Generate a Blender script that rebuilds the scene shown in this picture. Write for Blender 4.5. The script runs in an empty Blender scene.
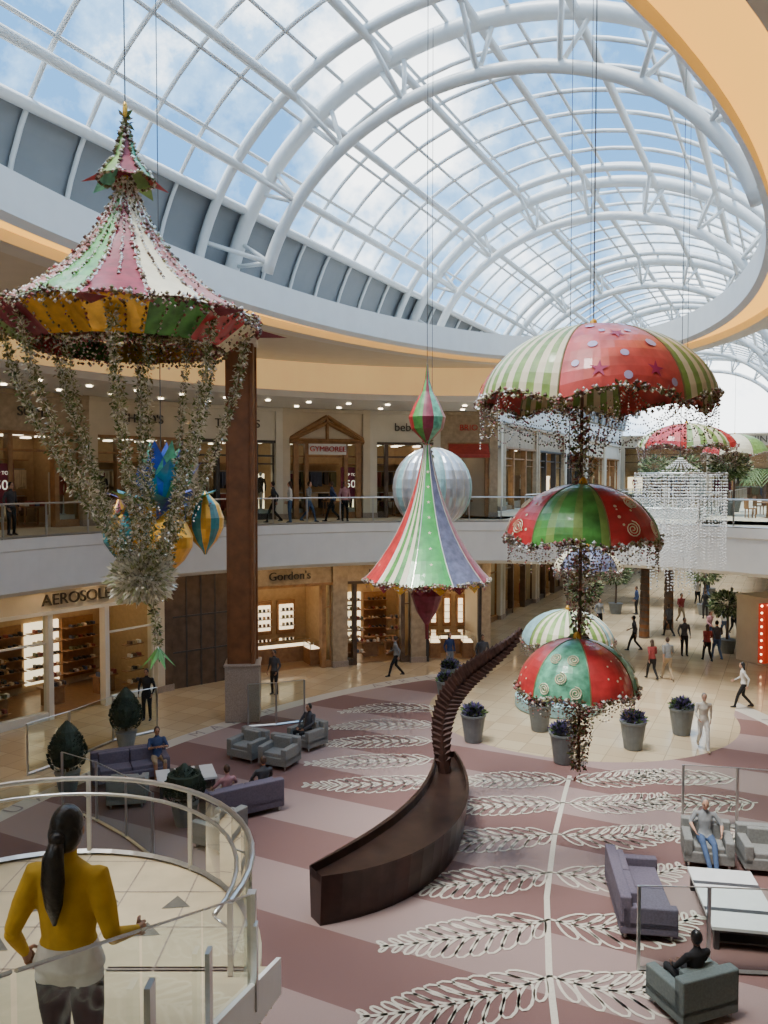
import bpy, math, random
import numpy as np
from mathutils import Vector, Matrix
random.seed(7)
pi=math.pi
rnd=random.uniform
V=Vector
# ---------------------------------------------------------------- mall axes
AX=V((0.454,0.891,0)); BX=V((0.891,-0.454,0))
def W(u,v,z=0.0): 
    p=AX*u+BX*v; return V((p.x,p.y,z))
U0,V0=16.5,-6.5
def E(a,b,th,z=0.0):
    t=math.radians(th)
    return W(U0+a*math.cos(t),V0-b*math.sin(t),z)
def roofz(x,y):
    v=V((x,y,0)).dot(BX); k=(v+7)/8
    return 12.6+7*math.sqrt(max(0,1-k*k))-.3 if abs(k)<.97 else 12.8
# ---------------------------------------------------------------- materials
MATS={}
def mat(name,col,rough=.5,metal=0.0,emit=0.0,noise=0.0,ns=6.0,bump=0.0,coat=0.0):
    if name in MATS: return MATS[name]
    m=bpy.data.materials.new(name); m.use_nodes=True
    nt=m.node_tree; N=nt.nodes; L=nt.links
    b=N['Principled BSDF']
    b.inputs['Base Color'].default_value=(*col,1)
    b.inputs['Roughness'].default_value=rough
    b.inputs['Metallic'].default_value=metal
    if coat: b.inputs['Coat Weight'].default_value=coat
    if emit:
        b.inputs['Emission Color'].default_value=(*col,1); b.inputs['Emission Strength'].default_value=emit
    if noise or bump:
        tc=N.new('ShaderNodeTexCoord'); nz=N.new('ShaderNodeTexNoise'); nz.inputs['Scale'].default_value=ns; nz.inputs['Detail'].default_value=4
        L.new(tc.outputs['Object'],nz.inputs['Vector'])
        if noise:
            r=N.new('ShaderNodeValToRGB'); r.color_ramp.elements[0].position=.3; r.color_ramp.elements[1].position=.7
            r.color_ramp.elements[0].color=(*[c*(1-noise) for c in col],1)
            r.color_ramp.elements[1].color=(*[min(1,c*(1+noise)) for c in col],1)
            L.new(nz.outputs['Fac'],r.inputs['Fac']); L.new(r.outputs['Color'],b.inputs['Base Color'])
        if bump:
            bp=N.new('ShaderNodeBump'); bp.inputs['Strength'].default_value=bump; bp.inputs['Distance'].default_value=.02
            L.new(nz.outputs['Fac'],bp.inputs['Height']); L.new(bp.outputs['Normal'],b.inputs['Normal'])
    MATS[name]=m; return m
def glassmat(name,tint,blend):
    m=bpy.data.materials.new(name); m.use_nodes=True
    nt=m.node_tree; N=nt.nodes; L=nt.links; N.clear()
    o=N.new('ShaderNodeOutputMaterial'); mx=N.new('ShaderNodeMixShader'); t=N.new('ShaderNodeBsdfTransparent'); g=N.new('ShaderNodeBsdfGlossy')
    lw=N.new('ShaderNodeLayerWeight'); lw.inputs['Blend'].default_value=blend
    t.inputs['Color'].default_value=(*tint,1); g.inputs['Roughness'].default_value=.03
    L.new(lw.outputs['Fresnel'],mx.inputs[0]); L.new(t.outputs[0],mx.inputs[1]); L.new(g.outputs[0],mx.inputs[2]); L.new(mx.outputs[0],o.inputs['Surface'])
    MATS[name]=m; return m
GLASS=glassmat('clear_glass',(.82,.89,.87),.13)
ROOFG=glassmat('roof_glass',(.90,.96,1.0),.03)
WHITE=mat('white_paint',(.74,.74,.71),.5,noise=.03,ns=2)
STEELW=mat('white_steel',(.68,.70,.70),.4,noise=.03)
CREAM=mat('cream_plaster',(.62,.54,.41),.6,noise=.05,ns=2)
IVORY=mat('ivory_plaster',(.68,.64,.55),.6,noise=.04,ns=2)
GREYP=mat('grey_panel',(.20,.215,.23),.45,noise=.06,ns=1.5)
COVE=mat('cove_glow',(1.0,.50,.08),.6,emit=1.7)
BULKLIT=mat('bulkhead_painted_cove_light',(.95,.62,.26),.6,emit=.45,noise=.12,ns=.4)  # bulkhead face, no lamp: cove light put into warm colour and mild emission
STEEL=mat('brushed_steel',(.50,.51,.51),.28,metal=.9,noise=.05,ns=20)
DARKM=mat('dark_metal',(.05,.045,.045),.4,noise=.2)
WOODB=mat('column_wood',(.17,.065,.022),.45,noise=.25,ns=3)
GRAN=mat('granite',(.33,.26,.21),.4,noise=.25,ns=30)
DBROWN=mat('dark_brown_stone',(.10,.065,.045),.35,noise=.3,ns=3)
WIRE=mat('wire',(.08,.08,.08),.5,noise=.1)
PURPLE=mat('purple_upholstery',(.125,.105,.145),.85,noise=.15,ns=25,bump=.2)
GREYU=mat('grey_upholstery',(.22,.22,.21),.85,noise=.12,ns=25,bump=.2)
TEALU=mat('greygreen_upholstery',(.13,.16,.155),.85,noise=.12,ns=25,bump=.2)
TABW=mat('table_white',(.74,.74,.72),.25,noise=.03)
RED=mat('red_fabric',(.55,.035,.04),.4,noise=.25,ns=7,coat=.3)
GREEN=mat('green_fabric',(.08,.30,.06),.4,noise=.5,ns=5,coat=.3)
LGREEN=mat('light_green_fabric',(.22,.36,.09),.4,noise=.25,ns=7,coat=.3)
TEAL=mat('teal_fabric',(.14,.46,.30),.35,noise=.5,ns=9,coat=.4)
CRF=mat('cream_fabric',(.76,.69,.50),.5,noise=.08,ns=8)
PINK=mat('pink_fabric',(.42,.17,.15),.5,noise=.25,ns=8)
MAGE=mat('magenta_fabric',(.24,.03,.055),.45,noise=.3,ns=8)
STARM=mat('star_magenta',(.42,.03,.14),.45,noise=.2,ns=8)
BLUEF=mat('blue_fabric',(.04,.09,.45),.35,noise=.3,ns=8,coat=.4)
SKYF=mat('sky_fabric',(.28,.46,.48),.4,noise=.2,ns=8)
SLATE=mat('slate_fabric',(.14,.15,.24),.4,noise=.3,ns=8)
TURQ=mat('turquoise_fabric',(.03,.24,.30),.35,noise=.3,ns=8,coat=.4)
GOLD=mat('gold_fabric',(.70,.38,.05),.3,metal=.4,noise=.25,ns=8)
SILV=mat('silver_fabric',(.46,.50,.56),.3,metal=.6,noise=.12,ns=6)
LAV=mat('lavender_paint',(.55,.50,.85),.4,noise=.1)
BD1=mat('bead_silver',(.78,.74,.66),.2,metal=.4,noise=.1)
BD2=mat('bead_brown',(.12,.07,.045),.3,noise=.3)
BD3=mat('bead_rose',(.36,.11,.11),.3,noise=.2)
BD4=mat('bead_olive',(.22,.20,.09),.4,noise=.2)
LF1=mat('leaf_green',(.10,.16,.05),.6,noise=.3)
LF2=mat('leaf_pale',(.40,.43,.25),.6,noise=.2)
LF3=mat('leaf_white',(.85,.83,.74),.6,noise=.08)
LF4=mat('leaf_dark',(.02,.035,.02),.7,noise=.3)
LFP=mat('lavender_flower',(.14,.11,.26),.7,noise=.3)
# ---------------------------------------------------------------- mesh builder
class MB:
    def __init__(s): s.v=[];s.f=[];s.m=[];s.mats=[]
    def mi(s,m):
        if m not in s.mats: s.mats.append(m)
        return s.mats.index(m)
    def add(s,vs,fs,m):
        o=len(s.v); s.v.extend([tuple(p) for p in vs]); k=s.mi(m)
        for f in fs: s.f.append([i+o for i in f]); s.m.append(k)
    def box(s,c,d,m,rz=0.0,top=1.0):
        cx,cy,cz=c; a,b,h=d[0]/2,d[1]/2,d[2]/2; ca,sa=math.cos(rz),math.sin(rz); vs=[]
        for z,k in ((-h,1),(h,top)):
            for x,y in ((-a,-b),(a,-b),(a,b),(-a,b)):
                x*=k;y*=k
                vs.append((cx+x*ca-y*sa,cy+x*sa+y*ca,cz+z))
        s.add(vs,[(3,2,1,0),(4,5,6,7),(0,1,5,4),(1,2,6,5),(2,3,7,6),(3,0,4,7)],m)
    def tube(s,pts,rad,m,n=8,ref=None,asp=None,cap=True):
        pts=[V(p) for p in pts]; k=len(pts)
        if not hasattr(rad,'__len__'): rad=[rad]*k
        vs=[];prev=None
        for i,p in enumerate(pts):
            t=(pts[min(i+1,k-1)]-pts[max(i-1,0)])
            if t.length<1e-9: t=V((0,0,1))
            t.normalize()
            if ref is not None: r=V(ref)
            elif prev is not None: r=prev
            else: r=V((1,0,0)) if abs(t.x)<.8 else V((0,1,0))
            a=(r-t*r.dot(t)); 
            if a.length<1e-6: a=t.orthogonal()
            a.normalize(); b=t.cross(a); prev=a
            q=rad[i]; rx,ry=(q if hasattr(q,'__len__') else (q,q))
            for j in range(n):
                an=2*pi*j/n; vs.append(p+a*(rx*math.cos(an))+b*(ry*math.sin(an)))
        fs=[]
        for i in range(k-1):
            for j in range(n):
                fs.append((i*n+j,i*n+(j+1)%n,(i+1)*n+(j+1)%n,(i+1)*n+j))
        if cap: fs.append(tuple(range(n))[::-1]); fs.append(tuple((k-1)*n+j for j in range(n)))
        s.add(vs,fs,m)
    def ell(s,c,r,m,nu=10,nv=7,rot=None):
        c=V(c); vs=[]; 
        if not hasattr(r,'__len__'): r=(r,r,r)
        def T(x,y,z):
            p=V((x*r[0],y*r[1],z*r[2]))
            if rot is not None: p=rot@p
            return c+p
        vs.append(T(0,0,1))
        for i in range(1,nv):
            ph=pi*i/nv
            for j in range(nu):
                an=2*pi*j/nu; vs.append(T(math.sin(ph)*math.cos(an),math.sin(ph)*math.sin(an),math.cos(ph)))
        vs.append(T(0,0,-1)); fs=[]
        for j in range(nu): fs.append((0,1+j,1+(j+1)%nu))
        for i in range(nv-2):
            for j in range(nu):
                a=1+i*nu+j;b=1+i*nu+(j+1)%nu; fs.append((a,a+nu,b+nu,b))
        l=len(vs)-1; o=1+(nv-2)*nu
        for j in range(nu): fs.append((l,o+(j+1)%nu,o+j))
        s.add(vs,fs,m)
    def rev(s,c,prof,m,n=16):
        c=V(c); vs=[];fs=[]
        for r,z in prof:
            for j in range(n):
                an=2*pi*j/n; vs.append(c+V((r*math.cos(an),r*math.sin(an),z)))
        for i in range(len(prof)-1):
            for j in range(n): fs.append((i*n+j,i*n+(j+1)%n,(i+1)*n+(j+1)%n,(i+1)*n+j))
        fs.append(tuple(range(n))[::-1]); fs.append(tuple((len(prof)-1)*n+j for j in range(n)))
        s.add(vs,fs,m)
    def bead(s,p,r,m):
        x,y,z=p
        s.add([(x+r,y,z),(x-r,y,z),(x,y+r,z),(x,y-r,z),(x,y,z+r),(x,y,z-r)],[(0,2,4),(2,1,4),(1,3,4),(3,0,4),(2,0,5),(1,2,5),(3,1,5),(0,3,5)],m)
    def leaf(s,p,size,m,d=None):
        p=V(p); 
        d=V((rnd(-1,1),rnd(-1,1),rnd(-1,1))) if d is None else V(d)
        if d.length<1e-3: d=V((0,0,1))
        d.normalize(); q=d.cross(V((rnd(-1,1),rnd(-1,1),rnd(-1,1))))
        if q.length<1e-3: q=d.orthogonal()
        q.normalize(); n=d.cross(q)*(.12*size)
        s.add([p,p+d*size*.5+q*size*.22+n,p+d*size,p+d*size*.5-q*size*.22+n],[(0,1,2,3)],m)
    def quad(s,a,b,c,d,m): s.add([a,b,c,d],[(0,1,2,3)],m)
    def build(s,name,parent=None,smooth=False,bevel=0.0,loc=None,rz=0.0):
        me=bpy.data.meshes.new(name); me.from_pydata(s.v,[],s.f)
        for m in s.mats: me.materials.append(m)
        me.polygons.foreach_set('material_index',s.m)
        if smooth: me.polygons.foreach_set('use_smooth',[True]*len(s.f))
        me.update()
        o=bpy.data.objects.new(name,me); bpy.context.scene.collection.objects.link(o)
        if loc is not None: o.location=loc
        o.rotation_euler[2]=rz
        if parent: o.parent=parent
        if bevel:
            b=o.modifiers.new('bevel','BEVEL'); b.width=bevel; b.segments=2; b.limit_method='ANGLE'
        return o
def empty(name,loc=(0,0,0)):
    e=bpy.data.objects.new(name,None); bpy.context.scene.collection.objects.link(e); e.location=loc; e.empty_display_size=.2; return e
def text(name,body,size,loc,rot,m,parent=None,ext=0.0):
    c=bpy.data.curves.new(name,'FONT'); c.body=body; c.size=size; c.align_x='CENTER'; c.align_y='CENTER'; c.extrude=ext
    c.materials.append(m); o=bpy.data.objects.new(name,c); bpy.context.scene.collection.objects.link(o); o.location=loc; o.rotation_euler=rot
    if parent: o.parent=parent
    return o
# ---------------------------------------------------------------- camera
cam=bpy.data.cameras.new('camera'); co=bpy.data.objects.new('camera',cam); bpy.context.scene.collection.objects.link(co)
co.location=(0,0,8.2); co.rotation_euler=(math.radians(90-2.29),0,0)
cam.sensor_fit='VERTICAL'; cam.sensor_height=36; cam.lens=28.1; cam.clip_end=500
bpy.context.scene.camera=co
# ---------------------------------------------------------------- world + sun
w=bpy.data.worlds.new('sky'); bpy.context.scene.world=w; w.use_nodes=True
nt=w.node_tree; N=nt.nodes; L=nt.links; bg=N['Background']
tc=N.new('ShaderNodeTexCoord'); nz=N.new('ShaderNodeTexNoise'); nz.inputs['Scale'].default_value=3.6; nz.inputs['Detail'].default_value=8; nz.inputs['Roughness'].default_value=.62
cr=N.new('ShaderNodeValToRGB'); cr.color_ramp.elements[0].position=.44; cr.color_ramp.elements[0].color=(.065,.18,.36,1)
cr.color_ramp.elements[1].position=.60; cr.color_ramp.elements[1].color=(1,.98,.95,1)
el=cr.color_ramp.elements.new(.51); el.color=(.20,.35,.53,1)
L.new(tc.outputs['Generated'],nz.inputs['Vector']); L.new(nz.outputs['Fac'],cr.inputs['Fac']); L.new(cr.outputs['Color'],bg.inputs['Color'])
bg.inputs['Strength'].default_value=5.2
sl=bpy.data.lights.new('sun','SUN'); sl.energy=8.0; sl.angle=math.radians(20); sl.color=(1,.92,.82)
so=bpy.data.objects.new('sun',sl); bpy.context.scene.collection.objects.link(so); so.location=(0,0,40)
so.rotation_euler=V((.30,.2,-1)).to_track_quat('-Z','Y').to_euler()
# ---------------------------------------------------------------- floor
def floor():
    m=bpy.data.materials.new('court_floor'); m.use_nodes=True; nt=m.node_tree; N=nt.nodes; L=nt.links; b=N['Principled BSDF']
    tc=N.new('ShaderNodeTexCoord'); sp=N.new('ShaderNodeSeparateXYZ'); L.new(tc.outputs['Object'],sp.inputs[0])
    def M(op,a,bb=None,cc=None):
        n=N.new('ShaderNodeMath'); n.operation=op
        for i,x in enumerate((a,bb,cc)):
            if x is None: continue
            if isinstance(x,(int,float)): n.inputs[i].default_value=x
            else: L.new(x,n.inputs[i])
        return n.outputs[0]
    def mix(f,a,bb):
        n=N.new('ShaderNodeMix'); n.data_type='RGBA'
        L.new(f,n.inputs[0])
        for i,x in ((6,a),(7,bb)):
            if isinstance(x,tuple): n.inputs[i].default_value=(*x,1)
            else: L.new(x,n.inputs[i])
        return n.outputs[2]
    u=sp.outputs[0]; v=sp.outputs[1]
    e=M('ADD',M('POWER',M('ABSOLUTE',M('DIVIDE',M('SUBTRACT',u,16.0),18.5)),2.0),M('POWER',M('ABSOLUTE',M('DIVIDE',M('SUBTRACT',v,7.0),10.5)),2.0))
    bd=M('SQRT',M('ADD',M('POWER',M('ABSOLUTE',M('SUBTRACT',u,28.3)),2.0),M('POWER',M('ABSOLUTE',M('SUBTRACT',v,6.65)),2.0)))
    nb=M('GREATER_THAN',bd,5.3)
    tip=M('MULTIPLY',M('GREATER_THAN',u,29.0),M('LESS_THAN',M('ABSOLUTE',M('SUBTRACT',v,6.65)),5.0))
    ok=M('MULTIPLY',nb,M('SUBTRACT',1.0,tip))
    carp=M('MULTIPLY',M('LESS_THAN',e,.90),ok)
    band=M('MULTIPLY',M('MULTIPLY',M('LESS_THAN',e,1.0),M('GREATER_THAN',e,.90)),ok)
    st=M('GREATER_THAN',M('FRACT',M('DIVIDE',u,3.5)),.5)
    nz=N.new('ShaderNodeTexNoise'); nz.inputs['Scale'].default_value=60; L.new(tc.outputs['Object'],nz.inputs['Vector'])
    c1=mix(nz.outputs['Fac'],(.145,.072,.064),(.21,.115,.105)); c2=mix(nz.outputs['Fac'],(.255,.170,.155),(.35,.25,.232))
    cc=mix(st,c1,c2)
    br=N.new('ShaderNodeTexBrick'); br.offset=0; br.inputs['Scale'].default_value=1; br.inputs['Brick Width'].default_value=.8; br.inputs['Row Height'].default_value=.8
    br.inputs['Mortar Size'].default_value=.012; br.inputs['Color1'].default_value=(.58,.47,.31,1); br.inputs['Color2'].default_value=(.49,.38,.24,1); br.inputs['Mortar'].default_value=(.34,.27,.18,1)
    L.new(tc.outputs['Object'],br.inputs['Vector'])
    col=mix(carp,br.outputs['Color'],cc); col=mix(band,col,(.50,.46,.40))
    L.new(col,b.inputs['Base Color'])
    ro=M('ADD',M('MULTIPLY',M('ADD',carp,band),.7),.10); ro=M('MINIMUM',ro,.95); L.new(ro,b.inputs['Roughness'])
    mb=MB(); mb.quad((-30,-60,0),(110,-60,0),(110,60,0),(-30,60,0),m)
    mb.build('floor',rz=math.atan2(.891,.454))
floor()
# carpet frond inlay
INL=mat('carpet_inlay',(.60,.55,.46),.9,noise=.08,ns=30)
fm=MB()
def ribbon(pts,w,closed=False,z=.012):
    n=len(pts); L_=[];R_=[]
    for i in range(n):
        a=pts[(i-1)%n] if closed else pts[max(i-1,0)]; b=pts[(i+1)%n] if closed else pts[min(i+1,n-1)]
        t=V((b[0]-a[0],b[1]-a[1],0)); 
        if t.length<1e-6: t=V((1,0,0))
        t.normalize(); q=V((-t.y,t.x,0))*w/2; p=V((pts[i][0],pts[i][1],z)); L_.append(p+q);R_.append(p-q)
    vs=L_+R_; fs=[]
    for i in range(n if closed else n-1):
        j=(i+1)%n; fs.append((i,j,n+j,n+i))
    fm.add(vs,fs,INL)
def frond(base,ang,length,curl,n=11,ls=.92):
    pts=[];x,y=base;a=math.radians(ang)
    for i in range(n*2+1):
        pts.append((x,y)); x+=math.cos(a)*length/(2*n); y+=math.sin(a)*length/(2*n); a+=math.radians(curl)/(2*n)
    ribbon(pts,.06)
    for i in range(1,n+1):
        k=2*i-1; p=pts[k]; q=pts[k+1]; d=math.atan2(q[1]-p[1],q[0]-p[0]); t=i/n; l=ls*(.55+.45*math.sin(pi*min(1,t*1.05)))*(1-.55*t*t)
        for sgn in (1,-1):
            e=d+sgn*math.radians(44); loop=[]
            for j in range(12):
                s=2*pi*j/12; xx=l/2-l/2*math.cos(s); yy=.15*l*math.sin(s)*(1-.3*math.cos(s))
                loop.append((p[0]+xx*math.cos(e)-yy*math.sin(e),p[1]+xx*math.sin(e)+yy*math.cos(e)))
            ribbon(loop,.05,True)
st=[(2.3,9.5),(2.55,11.5),(2.75,13),(3.2,15.4),(3.9,18),(4.7,20.5),(5.3,22.3)]
sp=[]
for i in range(len(st)-1):
    for k in range(4):
        t=k/4; sp.append((st[i][0]*(1-t)+st[i+1][0]*t,st[i][1]*(1-t)+st[i+1][1]*t))
ribbon(sp,.11)
for i,(x,y) in enumerate(((2.5,11.2),(2.75,12.9),(3.1,14.6),(3.5,16.4),(4.0,18.2),(4.6,20.0),(5.1,21.6))):
    frond((x,y),215-6*i,3.3,-30+14*i*.5,12); frond((x,y),-38+5*i,3.0,75-5*i)
for i,(x,y) in enumerate(((1.6,21.6),(1.5,23.2),(1.6,24.8),(1.8,26.4),(2.1,28.2))):
    frond((x,y),196-9*i,3.8,-20+18*i,13)
for i,(x,y) in enumerate(((9.7,21.6),(9.5,20.0),(9.3,18.4))):
    frond((x,y),170+12*i,3.1,20-18*i,11)
fm.build('floor_inlay_fronds')
LET=mat('letter_grey',(.26,.22,.22),.7,noise=.05)
def floor_word(word,th):
    n=len(word)
    e=empty('floor_lettering')
    for i,ch in enumerate(word):
        a=th-(i-(n-1)/2)*2.6
        t=math.radians(a); p=W(16+18.5*.972*math.cos(t),-7-10.5*.972*math.sin(t),.014)
        q=W(16+18.5*.972*math.cos(t-.02),-7-10.5*.972*math.sin(t-.02),.014)
        d=q-p
        text('letter_'+ch,ch,.62,p,(0,0,math.atan2(d.y,d.x)),LET,e)
floor_word('MARCH',72); floor_word('APRIL',43); floor_word('FEBRUARY',100)
floor_word('MAY',-42)
# ---------------------------------------------------------------- vault
def arch(u,off,r,mb,m,n=40,a0=4,a1=176,k=6):
    pts=[]
    for i in range(n+1):
        f=math.radians(a0+(a1-a0)*i/n); pts.append(W(u,-7-(8-off)*math.cos(f),12.6+(7-off)*math.sin(f)))
    mb.tube(pts,r,m,n=k,ref=AX)
def vp(u,f,off): f=math.radians(f); return W(u,-7-(8-off)*math.cos(f),12.6+(7-off)*math.sin(f))
UA,UB=-8,82
mb=MB(); 
fl=[28+124*i/28 for i in range(29)]
for i in range(28): mb.quad(vp(UA,fl[i],0),vp(UB,fl[i],0),vp(UB,fl[i+1],0),vp(UA,fl[i+1],0),ROOFG)
mb.build('window_skylight_glazing',smooth=True)
mb=MB()
for a,b in ((4,28),(152,176)):
    for i in range(6):
        f0=a+(b-a)*i/6;f1=a+(b-a)*(i+1)/6
        mb.quad(vp(UA,f0,0),vp(UB,f0,0),vp(UB,f1,0),vp(UA,f1,0),GREYP)
mb.build('ceiling_grey_panels')
mb=MB()
u=UA
while u<=UB:
    arch(u,0.07,.07,mb,STEELW,n=34,k=4); u+=1.5
for i in range(12):
    f=28+124*i/11
    mb.tube([vp(UA,f,.08),vp(UB,f,.08)],.06,STEELW,n=4)
mb.tube([vp(UA,28,.15),vp(UB,28,.15)],.13,STEELW,n=6)
mb.tube([vp(UA,152,.15),vp(UB,152,.15)],.13,STEELW,n=6)
for k in range(7):
    u=6.8+12*k
    if u>UB: break
    arch(u,.25,.22,mb,STEELW,n=48,k=8,a0=12,a1=168); arch(u,1.5,.17,mb,STEELW,n=48,k=8,a0=15,a1=165)
    arch(u-1.4,.22,.14,mb,STEELW,n=44,k=6,a0=12,a1=168)
    f=18
    while f<=163:
        mb.tube([vp(u,f,1.5),vp(u,f-3.2,.15)],.07,STEELW,n=5); mb.tube([vp(u,f,1.5),vp(u,f+3.2,.15)],.07,STEELW,n=5)
        mb.tube([vp(u,f,1.5),vp(u-1.4,f,.15)],.07,STEELW,n=5)
        f+=18
for f in (36,54,72,90,108,126,144):
    mb.tube([vp(UA,f,.3),vp(UB,f,.3)],.12,STEELW,n=6)
mb.build('skylight_trusses',smooth=True)
# gable at far end
mb=MB()
for i in range(24):
    f0=180*i/24;f1=180*(i+1)/24
    mb.quad(vp(UB,f0,0),vp(UB,f1,0),W(UB,-7-8*math.cos(math.radians(f1)),12.6),W(UB,-7-8*math.cos(math.radians(f0)),12.6),ROOFG)
mb.build('window_gable')
mb=MB()
for v0,v1 in ((.95,16),(-36,-14.95)):
    mb.quad(W(-9,v0,13.12),W(84,v0,13.12),W(84,v1,13.12),W(-9,v1,13.12),IVORY)
mb.build('ceiling_outer')
mb=MB(); mb.quad(W(-9,-36,0),W(-9,16,0),W(-9,16,20),W(-9,-36,20),CREAM); mb.build('wall_back')
mb=MB(); mb.quad(W(-9,-36,0),W(84,-36,0),W(84,-36,13.2),W(-9,-36,13.2),CREAM); mb.build('wall_left')
mb=MB(); mb.quad(W(-9,16,0),W(84,16,0),W(84,16,13.2),W(-9,16,13.2),CREAM); mb.build('wall_right')
mb=MB(); mb.quad(W(84,-36,0),W(84,16,0),W(84,16,12.6),W(84,-36,12.6),CREAM); mb.build('wall_far')
# ---------------------------------------------------------------- ring hoop (oval soffit)
def sweep(mb,prof,t0,t1,n,close=False,v0=None):
    off=0 if v0 is None else v0-V0
    for i in range(n):
        a=t0+(t1-t0)*i/n; b=t0+(t1-t0)*(i+1)/n
        for j in range(len(prof)-1):
            p,q=prof[j],prof[j+1]
            o1=BX*(off if len(p)<5 else 0); o2=BX*(off if len(q)<5 else 0)
            mb.quad(E(p[0],p[1],a,p[2])+o1,E(p[0],p[1],b,p[2])+o1,E(q[0],q[1],b,q[2])+o2,E(q[0],q[1],a,q[2])+o2,p[3])
A,B=14.8,6.35; RV=-6.85
mb=MB()
sweep(mb,[(A+1.6,B+1.6,13.75,WHITE),(A,B,13.75,WHITE),(A-.02,B-.02,12.95,WHITE),(A+.12,B+.12,12.82,IVORY),(A+.12,B+.12,13.02,COVE),(A+1.0,B+1.0,13.06,WHITE),(A+1.0,B+1.0,12.82,WHITE),(A+1.6,B+1.6,12.82,WHITE),(A+1.6,B+1.6,13.75,WHITE)],0,360,140,v0=RV)
mb.build('ceiling_oval_ring',smooth=False)
mb=MB()
sweep(mb,[(A+1.6,B+1.6,12.95,IVORY),(17.2,14.7,12.95,IVORY,1)],14,172,60,v0=RV)
sweep(mb,[(A+1.6,B+1.6,12.95,WHITE),(17.2,14.7,12.95,WHITE,1)],-172,-45,50,v0=RV)
sweep(mb,[(17.0,14.5,12.95,BULKLIT),(17.0,14.5,11.75,WHITE),(16.7,14.2,11.75,WHITE),(16.7,14.2,11.5,WHITE),(23,20.5,11.5,WHITE)],14,172,60)
sweep(mb,[(17.0,14.5,12.95,WHITE),(17.0,14.5,11.6,WHITE),(23,20.5,11.6,WHITE)],-172,-45,50)
mb.build('ceiling')
# ---------------------------------------------------------------- level two slab and rails
mb=MB()
sweep(mb,[(22.5,20.5,6.4,CREAM),(17,14.5,6.4,WHITE),(17,14.5,6.05,WHITE),(17.06,14.56,6.0,WHITE),(17.06,14.56,4.75,WHITE),(17.3,14.8,4.6,WHITE),(22.5,20.5,4.6,IVORY)],-172,172,150)
DL=mat('downlight',(1,.85,.62),.5,emit=11)
DLW=mat('downlight_warm',(1,.72,.40),.5,emit=30)
for th in range(-60,170,6):
    p=E(17.9,15.4,th,4.58); mb.rev(p,[(.13,0),(.13,-.02)],DLW,10)
    if th>14:
        p=E(18.2,15.7,th,11.48); mb.rev(p,[(.10,0),(.10,-.03)],DL,10); p=E(20.2,17.7,th,11.48); mb.rev(p,[(.10,0),(.10,-.03)],DL,10)
mb.build('floor_upper_level')
def railing(name,pts,h=1.07,post=1,glass=True,handr=.03,topglass=False):
    mb=MB(); n=len(pts); pts=[V(p) for p in pts]
    for i in range(n-1):
        a,b=pts[i],pts[i+1]
        if glass:
            up=V((0,0,h-.06 if not topglass else h)); mb.quad(a+V((0,0,.05)),b+V((0,0,.05)),b+up,a+up,GLASS)
            if topglass: mb.tube([a+up,b+up],.012,STEEL,n=5)
    for i in range(0,n,post):
        mb.box(pts[i]+V((0,0,h/2)),(.05,.05,h),STEEL)
    if handr: mb.tube([p+V((0,0,h)) for p in pts],handr,STEEL,n=8)
    mb.tube([p+V((0,0,.04)) for p in pts],.04,STEEL,n=4)
    return mb.build(name)
railing('balcony_railing',[E(17.15,14.65,-65+2.6*i,6.4) for i in range(92)],post=2)
mb=MB()
for (v0,v1) in ((-15,-11.8),(-3.6,1.2)):
    for (z,m) in ((6.4,CREAM),(4.9,IVORY)):
        mb.quad(W(35,v0,z),W(UB,v0,z),W(UB,v1,z),W(35,v1,z),m)
mb.quad(W(37,-3.6,4.9),W(UB,-3.6,4.9),W(UB,-3.6,6.4),W(37,-3.6,6.4),WHITE)
mb.quad(W(37,-11.8,4.9),W(UB,-11.8,4.9),W(UB,-11.8,6.4),W(37,-11.8,6.4),WHITE)
for u in (54,):
    mb.box(W(u,-7.7,5.7),(8.2,4,1.4),WHITE,rz=math.atan2(BX.y,BX.x))
mb.build('floor_upper_corridor')
railing('balcony_railing',[W(38.5+2.0*i,-3.65,6.4) for i in range(22)])
railing('balcony_railing',[W(38.5+2.0*i,-11.75,6.4) for i in range(22)])
railing('balcony_railing',[W(52,-11.7+1.6*i,6.4) for i in range(6)])
# ---------------------------------------------------------------- storefronts
SHOPL=mat('shop_ceiling_light',(1.0,.72,.40),.5,emit=10)
SHOPL2=mat('shop_ceiling_light_cool',(1.0,.84,.62),.5,emit=4)
SHOPW=mat('shop_wall',(.42,.29,.16),.7,noise=.1)
SHOPF=mat('shop_floor',(.26,.15,.07),.3,noise=.2)
SHELF=mat('shop_shelf_wood',(.28,.14,.06),.5,noise=.2)
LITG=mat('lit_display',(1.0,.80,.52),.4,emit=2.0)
goods=[mat('goods_%s'%n,c,.6,noise=.15) for n,c in (('red',(.25,.05,.04)),('navy',(.06,.08,.15)),('white',(.65,.60,.52)),('black',(.03,.03,.03)),('tan',(.42,.29,.16)),('olive',(.14,.15,.08)),('black2',(.05,.04,.04)),('brown',(.16,.08,.045)),('cream',(.6,.5,.36)))]
FR={'cream':CREAM,'ivory':IVORY,'dark':DBROWN,'wood':mat('shop_frame_wood',(.32,.17,.075),.4,noise=.25,ns=4),'white':WHITE,'black':DARKM,'tan':mat('tan_stone',(.38,.29,.19),.5,noise=.2,ns=5)}
SIGNR=mat('sign_red',(.5,.03,.03),.4,noise=.1); SIGND=mat('sign_dark',(.05,.04,.03),.4,noise=.1); SIGNW=mat('sign_white',(.9,.85,.7),.4,emit=.8)
POST=mat('poster_maroon',(.16,.012,.035),.5,noise=.1); AWN=mat('awning_red',(.35,.04,.03),.6,noise=.15)
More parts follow.
